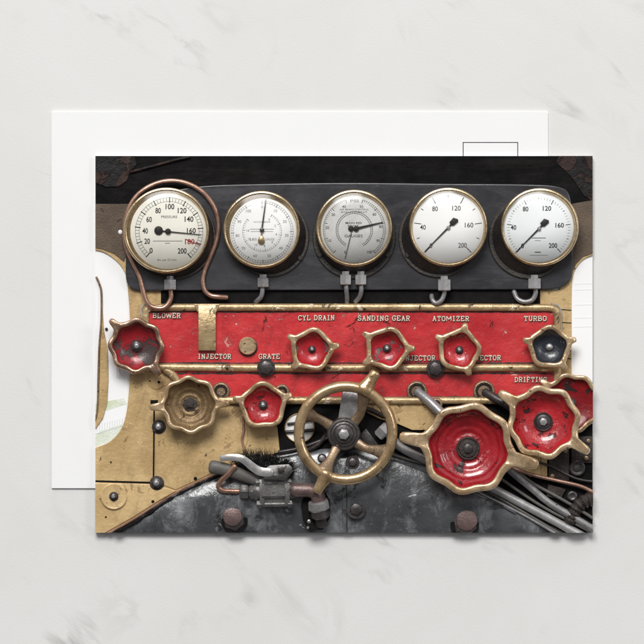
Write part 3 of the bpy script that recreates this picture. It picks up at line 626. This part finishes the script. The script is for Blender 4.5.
tag(link('control_shaft', MB().tube([P(484.5, 391.5, 7), P(495, 398, 12), P(513, 408, 19)], [3.9, 4.4, 5], 20), M['iron']), 'short dark shaft running from its socket towards the second big red wheel', 'shaft')

# ------------------------------------------------------------------ hand wheels
def cupwheel(label, cx, cy, R, lobes, amp, phi, horns, zr, depth, rimm, cupm, rw=2.3, hub=4.2, hlen=7, hw=2.5, base=5.0, tilt=(0, 0), hubm='iron', ripple=0.0, hubkind='stud', sx=1.0, sy=1.0, asym=0.0, stem=None, cz=None, group='lobed cup handwheels'):
    t = thing('handwheel', label, 'handwheel', cx, cy, base, group)
    N = 200; phi = math.radians(phi); C = P(cx, cy, 0)
    wob = [random.uniform(-.012, .012) for _ in range(6)]
    def rad(a): return R * (1 + amp * math.cos(lobes * (a - phi)) + sum(w * math.cos((i + 1) * a + i) for i, w in enumerate(wob)) * .6)
    def horn(a):
        v = 0
        for h in horns:
            h, hl = h if isinstance(h, tuple) else (h, hlen)
            d = (a - math.radians(h) + PI) % (2 * PI) - PI
            w = hw / R; v += hl * math.exp(-abs(d / w) ** 5) + hl * .14 * math.exp(-abs(d / (w * 2)) ** 2)
        return v
    def put(r, a, z):
        x, y = r * math.cos(a) * sx, r * math.sin(a) * sy
        return Vector((C.x + x, C.y + y, ZC + z + (x * tilt[0] + y * tilt[1])))
    rings = []
    for i in range(N):
        a = 2 * PI * i / N; r = rad(a); h = horn(a)
        ri, ro = r - rw, r + rw + h; c, hf = (ri + ro) / 2, (ro - ri) / 2
        w_ = .5 * math.cos(lobes * (a - phi))
        rings.append([put(c + hf * math.copysign(abs(math.cos(q)) ** .6, math.cos(q)), a, zr - h * .14 * (1 + math.cos(q)) / 2 + w_ + 2.9 * math.copysign(abs(math.sin(q)) ** .7, math.sin(q))) for q in [2 * PI * j / 14 for j in range(14)]])
    rings.append(rings[0])
    link('rim', MB().loft(rings, False, False), M[rimm], t, ang=60)
    cr = []; K = 22
    for kk in range(K + 1):
        u = kk / K; row = []
        for i in range(N):
            a = 2 * PI * i / N; r0 = rad(a) - rw * .4
            r = (R + (r0 - R) * (1 - u) ** 3) * (1 - u) + (hub + .5) * u
            z = zr - .3 - depth * (1 - (1 - u) ** 2.1) ** .95 + .45 * math.cos(lobes * (a - phi)) * (1 - u) ** 3 + ripple * math.sin(u * 26 + .6 * math.sin(a)) * min(1, 3 * u)
            row.append(put(r, a, z))
        cr.append(row)
    cr.append([put(.3, 2 * PI * i / N, zr - .3 - depth) for i in range(N)])
    link('cup', MB().loft(cr, False, True), M[cupm], t, ang=60)
    zb = zr - depth
    hx, hy = cx, cy
    b = MB()
    if hubkind == 'stud':
        b.lathe(hx, hy, [(hub, zb - .3), (hub, zb + 1), (hub - .6, zb + 1.5)], 32, cap1=True); b.hexnut(hx, hy, zb + 1.2, zb + 3.4, hub * .8, .4, .4)
        link('hub_nut', b, M[hubm], t)
        link('hub_stud', MB().lathe(hx, hy, [(hub * .38, zb + 3), (hub * .38, zb + 5), (hub * .2, zb + 5.4)], 20), M['steel' if hubm == 'iron' else hubm], t)
    elif hubkind == 'big':
        b.lathe(hx, hy, [(hub, zb - .5), (hub, zb + 1.6), (hub - 1, zb + 2.4), (hub * .8, zb + 2), (hub * .74, zb + 3.6), (hub * .6, zb + 4)], 48)
        link('hub_nut', b, M[hubm], t)
        link('hub_stud', MB().hexnut(hx, hy, zb + 3.6, zb + 6.5, hub * .42, .2, .4), M['iron' if hubm == 'machinery' else 'steel'], t)
    elif hubkind == 'square':
        b.lathe(hx, hy, [(hub * 2.6, zb - .2), (hub * 2.5, zb + 1.2), (hub * 2.1, zb + 1.4), (hub * 1.9, zb + .9), (hub * 1.4, zb + .9)], 48); link('hub_ring', b, M[cupm], t)
        link('hub_recess', MB().prism([(hx + (7.2 + .7 * math.sin(i * 2.3)) * math.cos(i * PI / 12), hy + (7 + .6 * math.cos(i * 1.7)) * math.sin(i * PI / 12)) for i in range(24)], zb + .8, zb + 1.3, .2), M['machinery'], t)
        link('hub_stud', MB().box(hx - 3.4, hy - 3.2, hx + 3.6, hy + 3.0, zb + .5, zb + 3.4, .7), M['machinery'], t)
    st = stem or (cx, cy)
    link('stem', MB().tube([P(st[0], st[1], base - .5), P(cx, cy, zb - .8)], [3.4, 3.8], 20, rnd=False), M['iron'], t)
    return t
cupwheel('copper rimmed wheel with a worn dark red cup under the word BLOWER', 137, 346, 24.8, 8, .045, 133, [(135, 8), (309, 8)], 20, 9, 'copperrim', 'cupdark', rw=2.6, hub=6, base=3, tilt=(-.02, .03), hw=2.9, stem=(143, 346))
cupwheel('unpainted brass bowl wheel with rings inside, below the word INJECTOR', 190.3, 404.5, 26.4, 8, .045, 3, [(184, 10), (2, 9)], 22, 11, 'brass', 'bowl', rw=2.3, hub=4.5, base=4, ripple=.30, hubkind='square', hw=3.0)
cupwheel('small five lobed red wheel on the bottom rail between brass bowl and ring wheel', 263.2, 405, 20.6, 5, .06, 22, [(166, 6), (20, 6)], 21, 9, 'brass', 'cup', rw=2.6, base=5, hub=4.8)
cupwheel('small brass rimmed wheel with chipped grey and red cup under the words CYL DRAIN', 312, 349.3, 18.6, 5, .055, 7, [(150, 5.6), (8, 5.4), (224, 5)], 19, 8, 'brass', 'cupchip', rw=2.6, hub=3.8)
cupwheel('small brass rimmed wheel with chipped cup under the words SANDING GEAR', 386.8, 348.4, 19, 5, .055, 0, [(147, 5.4), (0, 5), (213, 5.4)], 19, 8, 'brass', 'cupchip', rw=2.6, hub=4.2)
cupwheel('small five lobed wheel with a clean pinkish red cup under the word ATOMIZER', 459, 350, 18.8, 5, .055, 5, [(149, 5), (77, 4.6), (292, 4.8)], 19, 8, 'brass', 'cup', rw=2.6, hub=4)
cupwheel('five lobed wheel with a dark navy cup under the word TURBO', 549, 347, 18.8, 5, .06, 17, [(165, 5), (17, 4.8), (306, 4.8)], 19, 8, 'brass', 'cupblue', rw=2.6, hub=3.4, hubm='lightsteel')
cupwheel('partly hidden deep red wheel cut by the right edge of the picture', 571, 403, 27.2, 8, .04, 150, [(143, 8)], 12.5, 6, 'brass', 'cupdeep', rw=2.5, hub=5, base=2, tilt=(-.04, .04))
cupwheel('red cup wheel with black hub, second largest, overlapped by the largest one', 542.5, 421.5, 33, 8, .045, 146, [(146, 14), (326, 15)], 33, 14, 'brass', 'cup', rw=3.2, hub=9.5, base=3, hubkind='big', hw=3.9, stem=(538, 420))
cupwheel('largest red cup wheel with swirled glossy bowl and long side horns', 467.5, 448, 41.6, 8, .038, 169, [(170, 20), (347, 22)], 38, 17, 'brass', 'cupcrimson', rw=3.7, hub=11.8, base=6, ripple=.38, hubkind='big', hw=4.9, hubm='machinery')

# ring wheel in the middle
rwc = (345.5, 432.5); HB = (343.7, 433.8)
rg = thing('ring_handwheel', 'large open brass ring wheel with four curved spokes in the middle of the picture', 'handwheel', HB[0], HB[1], 8)
rr = []
for i in range(121):
    a = 2 * PI * i / 120; c = Vector((math.cos(a), math.sin(a), 0)); C = P(*rwc, 33)
    rr.append([C + c * (46.4 + 5.3 * math.cos(q)) + Vector((0, 0, 4.4 * math.sin(q))) for q in [2 * PI * j / 18 for j in range(18)]])
link('rim', MB().loft(rr, False, False), M['ringbrass'], rg, ang=60)
def horn(p0, p1, r0, r1):
    return MB().tube([P(*p) for p in [(p0[0] + (p1[0] - p0[0]) * i / 8, p0[1] + (p1[1] - p0[1]) * i / 8, p0[2]) for i in range(9)]], [r0 * (1 - i / 8) ** 2 + r1 * (1 - (1 - i / 8) ** 2) for i in range(9)], 18, .55)
link('horn', horn((364.5, 389.5, 33.5), (374.6, 373.5, 33.5), 10.0, 5.5), M['ringbrass'], rg, ang=60)
link('horn', horn((326.5, 474, 33.5), (317.5, 489.5, 33.5), 9.2, 5.1), M['ringbrass'], rg, ang=60)
for tx, ty, bx, by in ((365.5, 392, 360, 414), (305.5, 412.5, 322, 420), (324.5, 470, 334, 452), (385, 452, 364, 447)):
    pts = path([(HB[0] + (bx - HB[0]) * .35, HB[1] + (by - HB[1]) * .35, 20), (bx, by, 24), ((bx + tx) / 2, (by + ty) / 2, 28), (tx, ty, 31.5)], 5)
    n = len(pts)
    link('spoke', MB().tube(pts, [6.4 - 2.4 * math.sin(PI * i / (n - 1)) + 3.0 * (i / (n - 1)) ** 3 for i in range(n)], 16, .5), M['bronze'], rg, ang=60)
link('hub', MB().lathe(*HB, [(15.5, 12), (16.8, 17), (16.6, 23), (15.4, 24.6), (13.6, 24.9), (13, 24.2), (12.6, 24.2), (12.2, 25.6), (10.6, 26), (9.9, 25.2), (9.2, 25.3), (8.9, 27), (7.6, 27.5)], 64), M['iron'], rg)
link('hub_bolt', MB().hexnut(*HB, 27.2, 31.5, 5.6, .15, .7), M['steel'], rg)
link('stem', MB().tube([P(*HB, 3), P(*HB, 14)], 9, 24, rnd=False), M['iron'], rg)
tag(link('grey_strut', MB().prism([(343, 388), (361, 390), (357, 426), (337, 424)], 8.6, 13, 1), M['steel']), 'flat grey strut crossing the red panel behind the ring wheel', 'strut')

# ------------------------------------------------------------------ space above the boiler
tag(link('dark_recess', MB().plate([[(270, 403.5), (572, 403.5), (594, 425), (594, 540), (480, 540), (430, 480), (380, 460), (270, 462)]], .2, 2.2), M['black']), 'black gap between the valve panel and the boiler', 'recess')
tag(link('tan_plate', MB().plate([[(364, 404), (440, 404), (437, 430), (412, 430), (398, 424), (380, 419), (366, 412)]], 2.3, 5, .5), M['wall']), 'tan plate behind the left horn of the largest red wheel', 'metal plate')
tag(link('tan_plate', MB().plate([[(512, 452), (545, 452), (546, 474), (530, 477), (514, 466)]], 2.3, 5, .5), M['wall']), 'tan plate showing under the two big red wheels', 'metal plate')
sh = thing('sight_hole', 'round white hole with dark bars left of the ring wheel', 'hole', 299.5, 428, 2.3)
link('hole_rim', MB().lathe(299.5, 428, [(15, 2.3), (15, 4.2), (14.5, 4.8), (13.9, 4.2), (13.8, 3.2)], 48), M['wall'], sh)
link('daylight', MB().lathe(299.5, 428, [(13.8, 2.2), (13.8, 3.3)], 48), M['white'], sh)
link('bar', MB().tube([P(286, 432, 5), P(313, 430, 5)], 1.8, 12).tube([P(288, 424, 5), P(312, 420, 5)], 1.3, 12), M['iron'], sh)
tag(link('dark_pipe', MB().tube(path([(300, 452, 6), (316, 446, 6.5), (330, 430, 7), (345, 414, 7), (366, 409, 7), (384, 416, 6)]), 2.6, 14), M['machinery']), 'dark pipe curving behind the hub of the ring wheel', 'pipe')
tag(link('dark_bracket', MB().prism([(366, 428), (378, 444), (382, 450), (362, 450), (356, 438)], 2.2, 6, .8), M['iron']), 'dark bracket behind the lower right spoke of the ring wheel', 'bracket')
tag(link('thin_rod', MB().tube(path([(279, 452, 6), (300, 448, 7), (322, 440, 7), (334, 434, 7)]), 1.9, 12), M['iron']), 'dark thin rod slanting up behind the ring wheel', 'rod')
tag(link('thin_rod', MB().tube(path([(270, 458, 6), (290, 455, 7), (312, 449, 7)]), 1.4, 12), M['steel']), 'grey thin rod lying just above the boiler left of the ring wheel', 'rod')

pipes = thing('conduit_pipe', 'thick grey pipe from a hex union beside the ring wheel down to the lower right', 'pipe', 470, 470, 6)
link('pipe', MB().tube(path([(382, 429, 9), (392, 438, 9.5), (402, 448, 10), (424, 459, 10), (450, 470, 9), (490, 487, 8), (530, 508, 7), (575, 532, 5), (600, 545, 4)]), 4.3, 18), M['lightsteel'], pipes)
link('union_nut', MB().tube([P(379.5, 427, 10), P(381, 428.5, 10.2), P(386, 433.5, 10.6), P(387, 434.5, 10.6)], [7.5, 9.3, 9.3, 8], 6, rnd=False), M['lightsteel'], pipes)
def pipe(label, pts, r, m='steel'): tag(link('conduit_pipe', MB().tube(path(pts), r, 14), M[m]), label, 'pipe', 'thin pipes crossing the lower right')
pipe('dark grey pipe coming out under the largest red wheel above the thick one', [(486, 448, 8), (508, 469, 8), (530, 487, 8), (551, 504, 8), (580, 521, 7), (600, 534, 6)], 3.7)
pipe('thin brown copper pipe running to the right edge under the second big red wheel', [(505, 465, 9), (530, 474, 9.5), (555, 480, 9.5), (580, 486, 9), (596, 494, 8)], 1.9, 'copper')
pipe('thin black cable between the two grey pipes', [(470, 455, 6), (500, 478, 6), (540, 505, 6), (580, 526, 6), (600, 537, 5)], 1.6, 'rubber')
pipe('thin black cable lying along the top of the boiler', [(385, 452, 8), (410, 460, 8), (440, 468, 7), (480, 487, 6.5), (520, 510, 6), (560, 534, 5)], 1.5, 'rubber')
pipe('fine rod just above the thin copper pipe', [(520, 460, 7), (545, 464, 7.5), (575, 478, 7), (596, 482, 6)], 1.2, 'iron')
pipe('lowest thin grey cable hugging the boiler edge towards the lower right corner', [(440, 472, 7.5), (480, 493, 8), (520, 513, 7.5), (555, 533, 6)], 1.3, 'steel')
pipe('thin black cable curving below the second big red wheel to the right edge', [(500, 455, 7), (528, 480, 7.5), (556, 496, 7.5), (580, 510, 7), (598, 522, 6)], 1.7, 'rubber')
# dark machinery on the right
mh = thing('machinery_block', 'dark oily machinery under the rightmost red wheels', 'machinery', 565, 455, 2.2)
link('housing', MB().box(548, 446, 569, 481, 2, 6.5, 1.2), M['machinery'], mh)
link('housing', MB().box(571, 436, 594, 463, 2, 5.5, 1), M['machinery'], mh)
link('cover', MB().lathe(577, 468, [(8, 2), (8, 6), (6.5, 7), (4, 6.6), (3.5, 7.6), (1, 8)], 36), M['iron'], mh)
for x, y in ((552, 450), (565, 451), (552, 476), (588, 441), (575, 441), (586, 458)): link('small_nut', MB().hexnut(x, y, 5, 8, 2.4, .3, .3), M['bronze'], mh)
link('support_strip', MB().box(541, 440, 547, 478, 2, 5.8, .6), M['wall'], mh)
hz = MB().tube(path([(600, 500, 5), (590, 499, 6), (580, 504, 6), (574, 512, 5), (570, 520, 4)], 8), [7.2 + .7 * math.sin(i * 1.6) for i in range(33)], 20)
tag(link('ribbed_hose', hz, M['machinery']), 'thick black ribbed hose at the right edge below the copper pipe', 'hose')
tag(link('lower_bracket', MB().prism([(548, 484), (566, 489), (560, 500), (546, 496)], 2.2, 6, .8), M['machinery']), 'small dark bracket between the copper pipe and the grey pipes', 'bracket')
tag(link('round_fitting', MB().lathe(572, 496, [(5, 2), (5, 7), (3.5, 7.8), (2, 7.2)], 28), M['iron']), 'round dark fitting beside the ribbed hose', 'fitting')

# ------------------------------------------------------------------ boiler
bo = thing('boiler', 'worn glossy black boiler top curving across the bottom of the picture', 'boiler', 340, 500)
rows = []
K = 40
for kk in range(K + 1):
    d = 100 * (kk / K) ** 1.4
    rows.append([P(p.x, p.y + d, bshell(d, p.y + d)) for p in BT])
mb = MB().loft(rows, False, False, closed=False)
link('shell', mb, M['boiler'], bo, ang=60)
link('copper_edge', MB().tube([P(p.x, p.y - .5, 4.1) for p in BT if 100 < p.x < 275], 1.2, 8), M['copper'], bo)
eg = [P(p.x + 1.5, p.y + 2.3, 5.5) for p in BT if 100 < p.x < 270]
link('black_seal', MB().tube(eg, [1.8 + .8 * math.sin(i * 1.7) * math.sin(i * .37) for i in range(len(eg))], 8), M['black'], bo)
def band(x0, x1, x2, x3, lift, n=22):   # strip draped over the shell, x0..x1 at its upper end, x2..x3 at its lower end
    rg = []
    for i in range(n):
        y = 470 + 64 * i / (n - 1); t = i / (n - 1); a = x0 + (x2 - x0) * t; b = x1 + (x3 - x1) * t; z = bz(345, y)
        rg.append([P(a, y, z - 1), P(a, y, z + lift - .3), P(a + .4, y, z + lift), P(b - .4, y, z + lift), P(b, y, z + lift - .3), P(b, y, z - 1)])
    return MB().loft(rg)
link('seam_strip', band(342.5, 350, 343, 351.5, 1.0), M['boiler'], bo)
link('seam_gap', band(345.9, 346.9, 346.5, 347.6, 1.15), M['black'], bo)
link('shell_ridge', MB().tube([P(p.x, p.y + 7.5, bprof(7.5) + .3) for p in BT if 385 < p.x < 520], 1.1, 8), M['boiler'], bo)
for o in ([(318, 487), (341, 485), (341, 496), (333, 505), (322, 503)], [(176, 510), (186, 512), (184, 518), (174, 521), (166, 517)], [(405, 497), (417, 494), (419, 503), (408, 507)]):
    q = [(p.x, p.y) for p in catmull([Vector((*q, 0)) for q in o + o[:1]], 3)][:-1]
    cx_, cy_ = sum(a for a, _ in q) / len(q), sum(b for _, b in q) / len(q)
    rg = [[P(cx_ + (a - cx_) * k_, cy_ + (b - cy_) * k_, bz(cx_ + (a - cx_) * k_, cy_ + (b - cy_) * k_) + h_) for a, b in q] for k_, h_ in ((1, -.6), (.98, .35), (.9, .5), (.45, .5), (.05, .5))]
    link('raised_patch', MB().loft(rg, False), M['boiler'], bo)

G3 = 'bolts on the boiler shell'
hexbolt(356, 509, 6.4, bz(356, 509) + .2, 3.4, 'black bolt on the boiler just right of the vertical seam', 'iron', 1.55, G3)
hexbolt(352.5, 462, 4.6, bz(352, 462) + .4, 3.5, 'small black bolt seen through the bottom of the ring wheel', 'iron', 1.5, G3)
hexbolt(322, 458, 3.6, bz(322, 458) + .4, 3, 'tiny steel bolt seen through the lower left of the ring wheel', 'steel', 1.3, G3)
for x, y, r, lab, dx in ((232.5, 517, 11, 'large mauve brown bolt in a dark hole left of the elbow pipe', 2), (466.5, 521, 12, 'large mauve brown bolt in a dark hole at the bottom right of the boiler', -2)):
    Z = bz(x, y) - 10.8
    t = thing('capped_bolt', lab, 'bolt', x, y, Z + 6, G3)
    link('hole', MB().lathe(x + dx, y + 3.5, [(r + 2.6, Z + 4.2), (r + 2.2, Z + 10.4), (r + 1, Z + 10.6)], 40), M['black'], t)
    q = MB().hexnut(x + dx * .7, y + 3, Z + 9, Z + 11.8, r + .2, .35, .7); link('hex_base', q, M['iron'], t)
    q = MB().prism([(x + (r - .8) * math.cos(2 * PI * i / 6 + .3 + .25 * (j - 1)) * (1 - .03 * (j % 2 == 0)), y - 1 + (r - .8) * math.sin(2 * PI * i / 6 + .3 + .25 * (j - 1))) for i in range(6) for j in range(3)], Z + 9, Z + 13.4, 1.5); link('bolt_cap', q, M['mauve'], t)

# ------------------------------------------------------------------ elbow, lever valve, brush
el = thing('elbow_pipe', 'brown elbow pipe dropping into a ragged dark hole in the boiler under the ring wheel', 'pipe', 318, 500, 12)
link('hole', MB().plate([[(304, 495), (325, 491), (330, 500), (330, 517), (323, 529), (310, 531), (303, 520), (301, 505)]], 9, 13.6, .3), M['black'], el)
link('pipe', MB().tube(path([(294, 489.5, 20), (304, 489.5, 20.5), (311, 490, 20.5), (317, 494, 20), (318.5, 501, 19), (320, 515, 14)]), 7.2, 22), M['mauve'], el)
link('collar', MB().tube([P(318, 500, 20), P(318.3, 501.5, 19.5), P(319, 508, 18), P(319.3, 509.5, 17.6)], [9.4, 10.6, 11, 9.6], 10, rnd=False), M['steel'], el)
link('collar', MB().tube([P(319.3, 509, 17.5), P(320.5, 515, 16), P(320.8, 517, 15.5)], [9, 9.8, 8.4], 24, rnd=False), M['iron'], el)
link('lower_fitting', MB().tube([P(320.5, 515, 15), P(321, 524, 12)], [6.4, 6], 20), M['machinery'], el)
link('debris', MB().lathe(309, 521, [(2.4, 13), (2, 14.3), (.8, 14.8)], 6), M['steel'], el)
link('debris', MB().lathe(308, 527, [(1.8, 13), (1.2, 14.3)], 5), M['steel'], el)

VALVE_UP = 0
lv = thing('lever_valve', 'grey steel ball valve with bolted body and bent lever left of the ring wheel', 'valve', 272, 490, 7)
vb = MB().tube([P(252, 491, 14), P(256, 491, 14), P(260, 491, 14)], [7.6, 9.4, 9.8], 26)
vb.tube([P(288, 489.5, 14), P(290, 489.5, 14), P(295, 489.5, 14)], [9.4, 10.2, 8.6], 26); vb.tube([P(262, 491, 14), P(285, 490.5, 14)], 12.2, 8, rnd=False)
link('body', vb, M['valve'], lv)
for x in (259.5, 284.5):
    link('end_flange', MB().prism([(x, 478.5), (x + 5.2, 478), (x + 5.4, 505), (x + .5, 505.5)], 9, 23.5, .8), M['valve'], lv)
for y, x in ((482, 0), (504, 1)):
    q = MB().tube([P(257 + x, y, 20), P(291 + x, y - .6, 20)], 2.6, 14); q.tube([P(256 + x, y, 20), P(260.5 + x, y, 20)], 4.2, 6, rnd=False); q.tube([P(287 + x, y - .5, 20), P(291 + x, y - .6, 20)], 4.2, 6, rnd=False)
    link('body_bolt', q, M['valve'], lv)
link('union_nut', MB().tube([P(239.5, 491, 13), P(242, 491, 13), P(247.5, 491, 13), P(248.5, 491, 13)], [5.8, 7.8, 7.8, 7], 6, rnd=False), M['valve'], lv)
link('union_nut', MB().tube([P(249.5, 491, 13.5), P(251, 491, 13.5), P(255.5, 491, 13.5)], [6, 8.6, 8.6], 6, rnd=False), M['valve'], lv)
link('lever_plate', MB().prism([(263, 469), (270, 464.5), (289, 463.5), (292.8, 467.5), (285, 478), (264, 478)], 23.5, 26.5, .8), M['valve'], lv)
link('valve_block', MB().box(262, 480.5, 286, 506, 8, 21.5, 1.6), M['valve'], lv)
link('bonnet', MB().box(261.5, 476.5, 287, 483.5, 12, 24, 1.2), M['valve'], lv)
link('stem_neck', MB().tube([P(275, 484, 17), P(276, 474, 23)], 6, 16), M['valve'], lv)
lever = path([(222, 457.8, 27), (229, 456.8, 28.5), (239, 457.2, 29.5), (245, 459.8, 29.5), (252, 465.5, 28.8), (258, 469.6, 28.3), (263, 471.2, 28), (271, 472.2, 27.6)], 6)
link('lever', MB().tube(lever, [3.2 + 1.5 * min(1, i / 30) for i in range(len(lever))], 8, .4), M['leversteel'], lv, ang=28)
link('lever_nut', MB().hexnut(281, 469, 26, 29.4, 3.4, .3, .5), M['iron'], lv)
link('lever_tab', MB().prism([(264, 474), (285, 475.5), (292, 468), (293, 471), (286, 480), (264, 478.5)], 26, 28.6, .6), M['iron'], lv)
gp = path([(213, 466.5, 19), (222, 468, 20), (236, 472, 20), (248, 477, 19), (259, 481, 18)], 6)
gr_ = tag(link('rubber_grip', MB().tube(gp, [7.0 - 1.6 * i / 24 for i in range(25)], 20, .75), M['rubber']), 'thick dark rubber covered handle end beside the bent lever', 'handle')
tag(link('bent_pipe', MB().tube(path([(240, 491, 13), (231, 490.8, 14), (223, 490, 15), (218.8, 486.5, 16), (220.5, 481.5, 18), (228, 474, 24), (235.5, 465.5, 27)], 7), 2.6, 14), M['copper']), 'short bent copper pipe joining the left end of the lever valve', 'pipe')

bs = thing('bristle_brush', 'black bristle brush lying behind the lever valve', 'brush', 262, 462, 7)
link('brush_back', MB().tube(path([(240, 470, 12), (256, 473, 12), (274, 472, 12), (288, 469, 12)]), 7, 16, .6), M['bristle'], bs)
bb = MB()
for i in range(900):
    x = random.uniform(235, 292); u = (x - 235) / 57
    y = random.uniform(458, 476) - 4 * math.sin(PI * u) + 4 * u
    a = math.radians(random.gauss(125 - 70 * u, 30)); L = random.uniform(7, 15) * (1 - .35 * abs(u - .35))
    z = random.uniform(11, 18)
    p0 = P(x, y, z); p1 = p0 + Vector((math.cos(a) * L, math.sin(a) * L, random.uniform(-1, 5)))
    d = (p1 - p0).normalized(); n = d.cross(Vector((0, 0, 1))).normalized() * .42; q = n.cross(d).normalized() * .42
    b0 = len(bb.v); bb.v += [p0 + n, p0 - n * .5 + q, p0 - n * .5 - q, p1]; bb.f += [(b0, b0 + 1, b0 + 3), (b0 + 1, b0 + 2, b0 + 3), (b0 + 2, b0, b0 + 3)]
link('bristles', bb, M['bristle'], bs)
tag(link('hanging_wire', MB().tube(path([(243, 415, 6), (243.5, 430, 6.5), (242, 440, 6.5), (245, 450, 7)]), 1.2, 8), M['copper']), 'thin copper wire hanging below the small red wheel above the brush', 'wire')

# ------------------------------------------------------------------ light, world, camera
w = bpy.data.worlds.new('World'); scn.world = w; w.use_nodes = True
N = w.node_tree.nodes; L = w.node_tree.links; bg = N['Background']
tc = N.new('ShaderNodeTexCoord'); sp = N.new('ShaderNodeSeparateXYZ'); L.new(tc.outputs['Generated'], sp.inputs[0])
rp = N.new('ShaderNodeValToRGB'); L.new(sp.outputs['Y'], rp.inputs[0]); mr = N.new('ShaderNodeMapRange')
mr.inputs[1].default_value = -1; mr.inputs[2].default_value = 1; L.new(sp.outputs['Y'], mr.inputs[0]); L.new(mr.outputs[0], rp.inputs[0])
cr_ = rp.color_ramp; cr_.elements[0].position = .2; cr_.elements[0].color = (.10, .10, .105, 1); cr_.elements[1].position = .9; cr_.elements[1].color = (1.0, 1.0, 1.0, 1)
for ps, v in ((.5, .28), (.62, .42), (.72, .8)): e_ = cr_.elements.new(ps); e_.color = (v, v, v * 1.01, 1)
L.new(rp.outputs[0], bg.inputs['Color']); bg.inputs['Strength'].default_value = 0.72

def area(name, loc, size, power, col=(1, 1, 1), sy=None):
    l = bpy.data.lights.new(name, 'AREA'); l.shape = 'RECTANGLE'; l.size = size; l.size_y = sy or size; l.energy = power; l.color = col
    o = bpy.data.objects.new(name, l); COL.objects.link(o); o.location = loc
    o.rotation_euler = (Vector((0, 0, 0)) - Vector(loc)).to_track_quat('-Z', 'Y').to_euler(); return o
area('softbox_top', (-.25, 1.35, 1.9), 1.0, 48, (1, .99, .97), .8)
area('softbox_right', (1.6, .5, 1.5), .5, 6, (.95, .97, 1))

cam = bpy.data.cameras.new('Camera'); co = bpy.data.objects.new('Camera', cam); COL.objects.link(co)
D = 6200.0
co.location = (0, 0, (ZC + D) * S); cam.sensor_width = 36; cam.lens = 36 * D / 644.0
cam.clip_start = .05; cam.clip_end = 50
scn.camera = co
scn.view_settings.view_transform = 'Standard'; scn.view_settings.look = 'None'; scn.view_settings.exposure = 0; scn.view_settings.gamma = 1
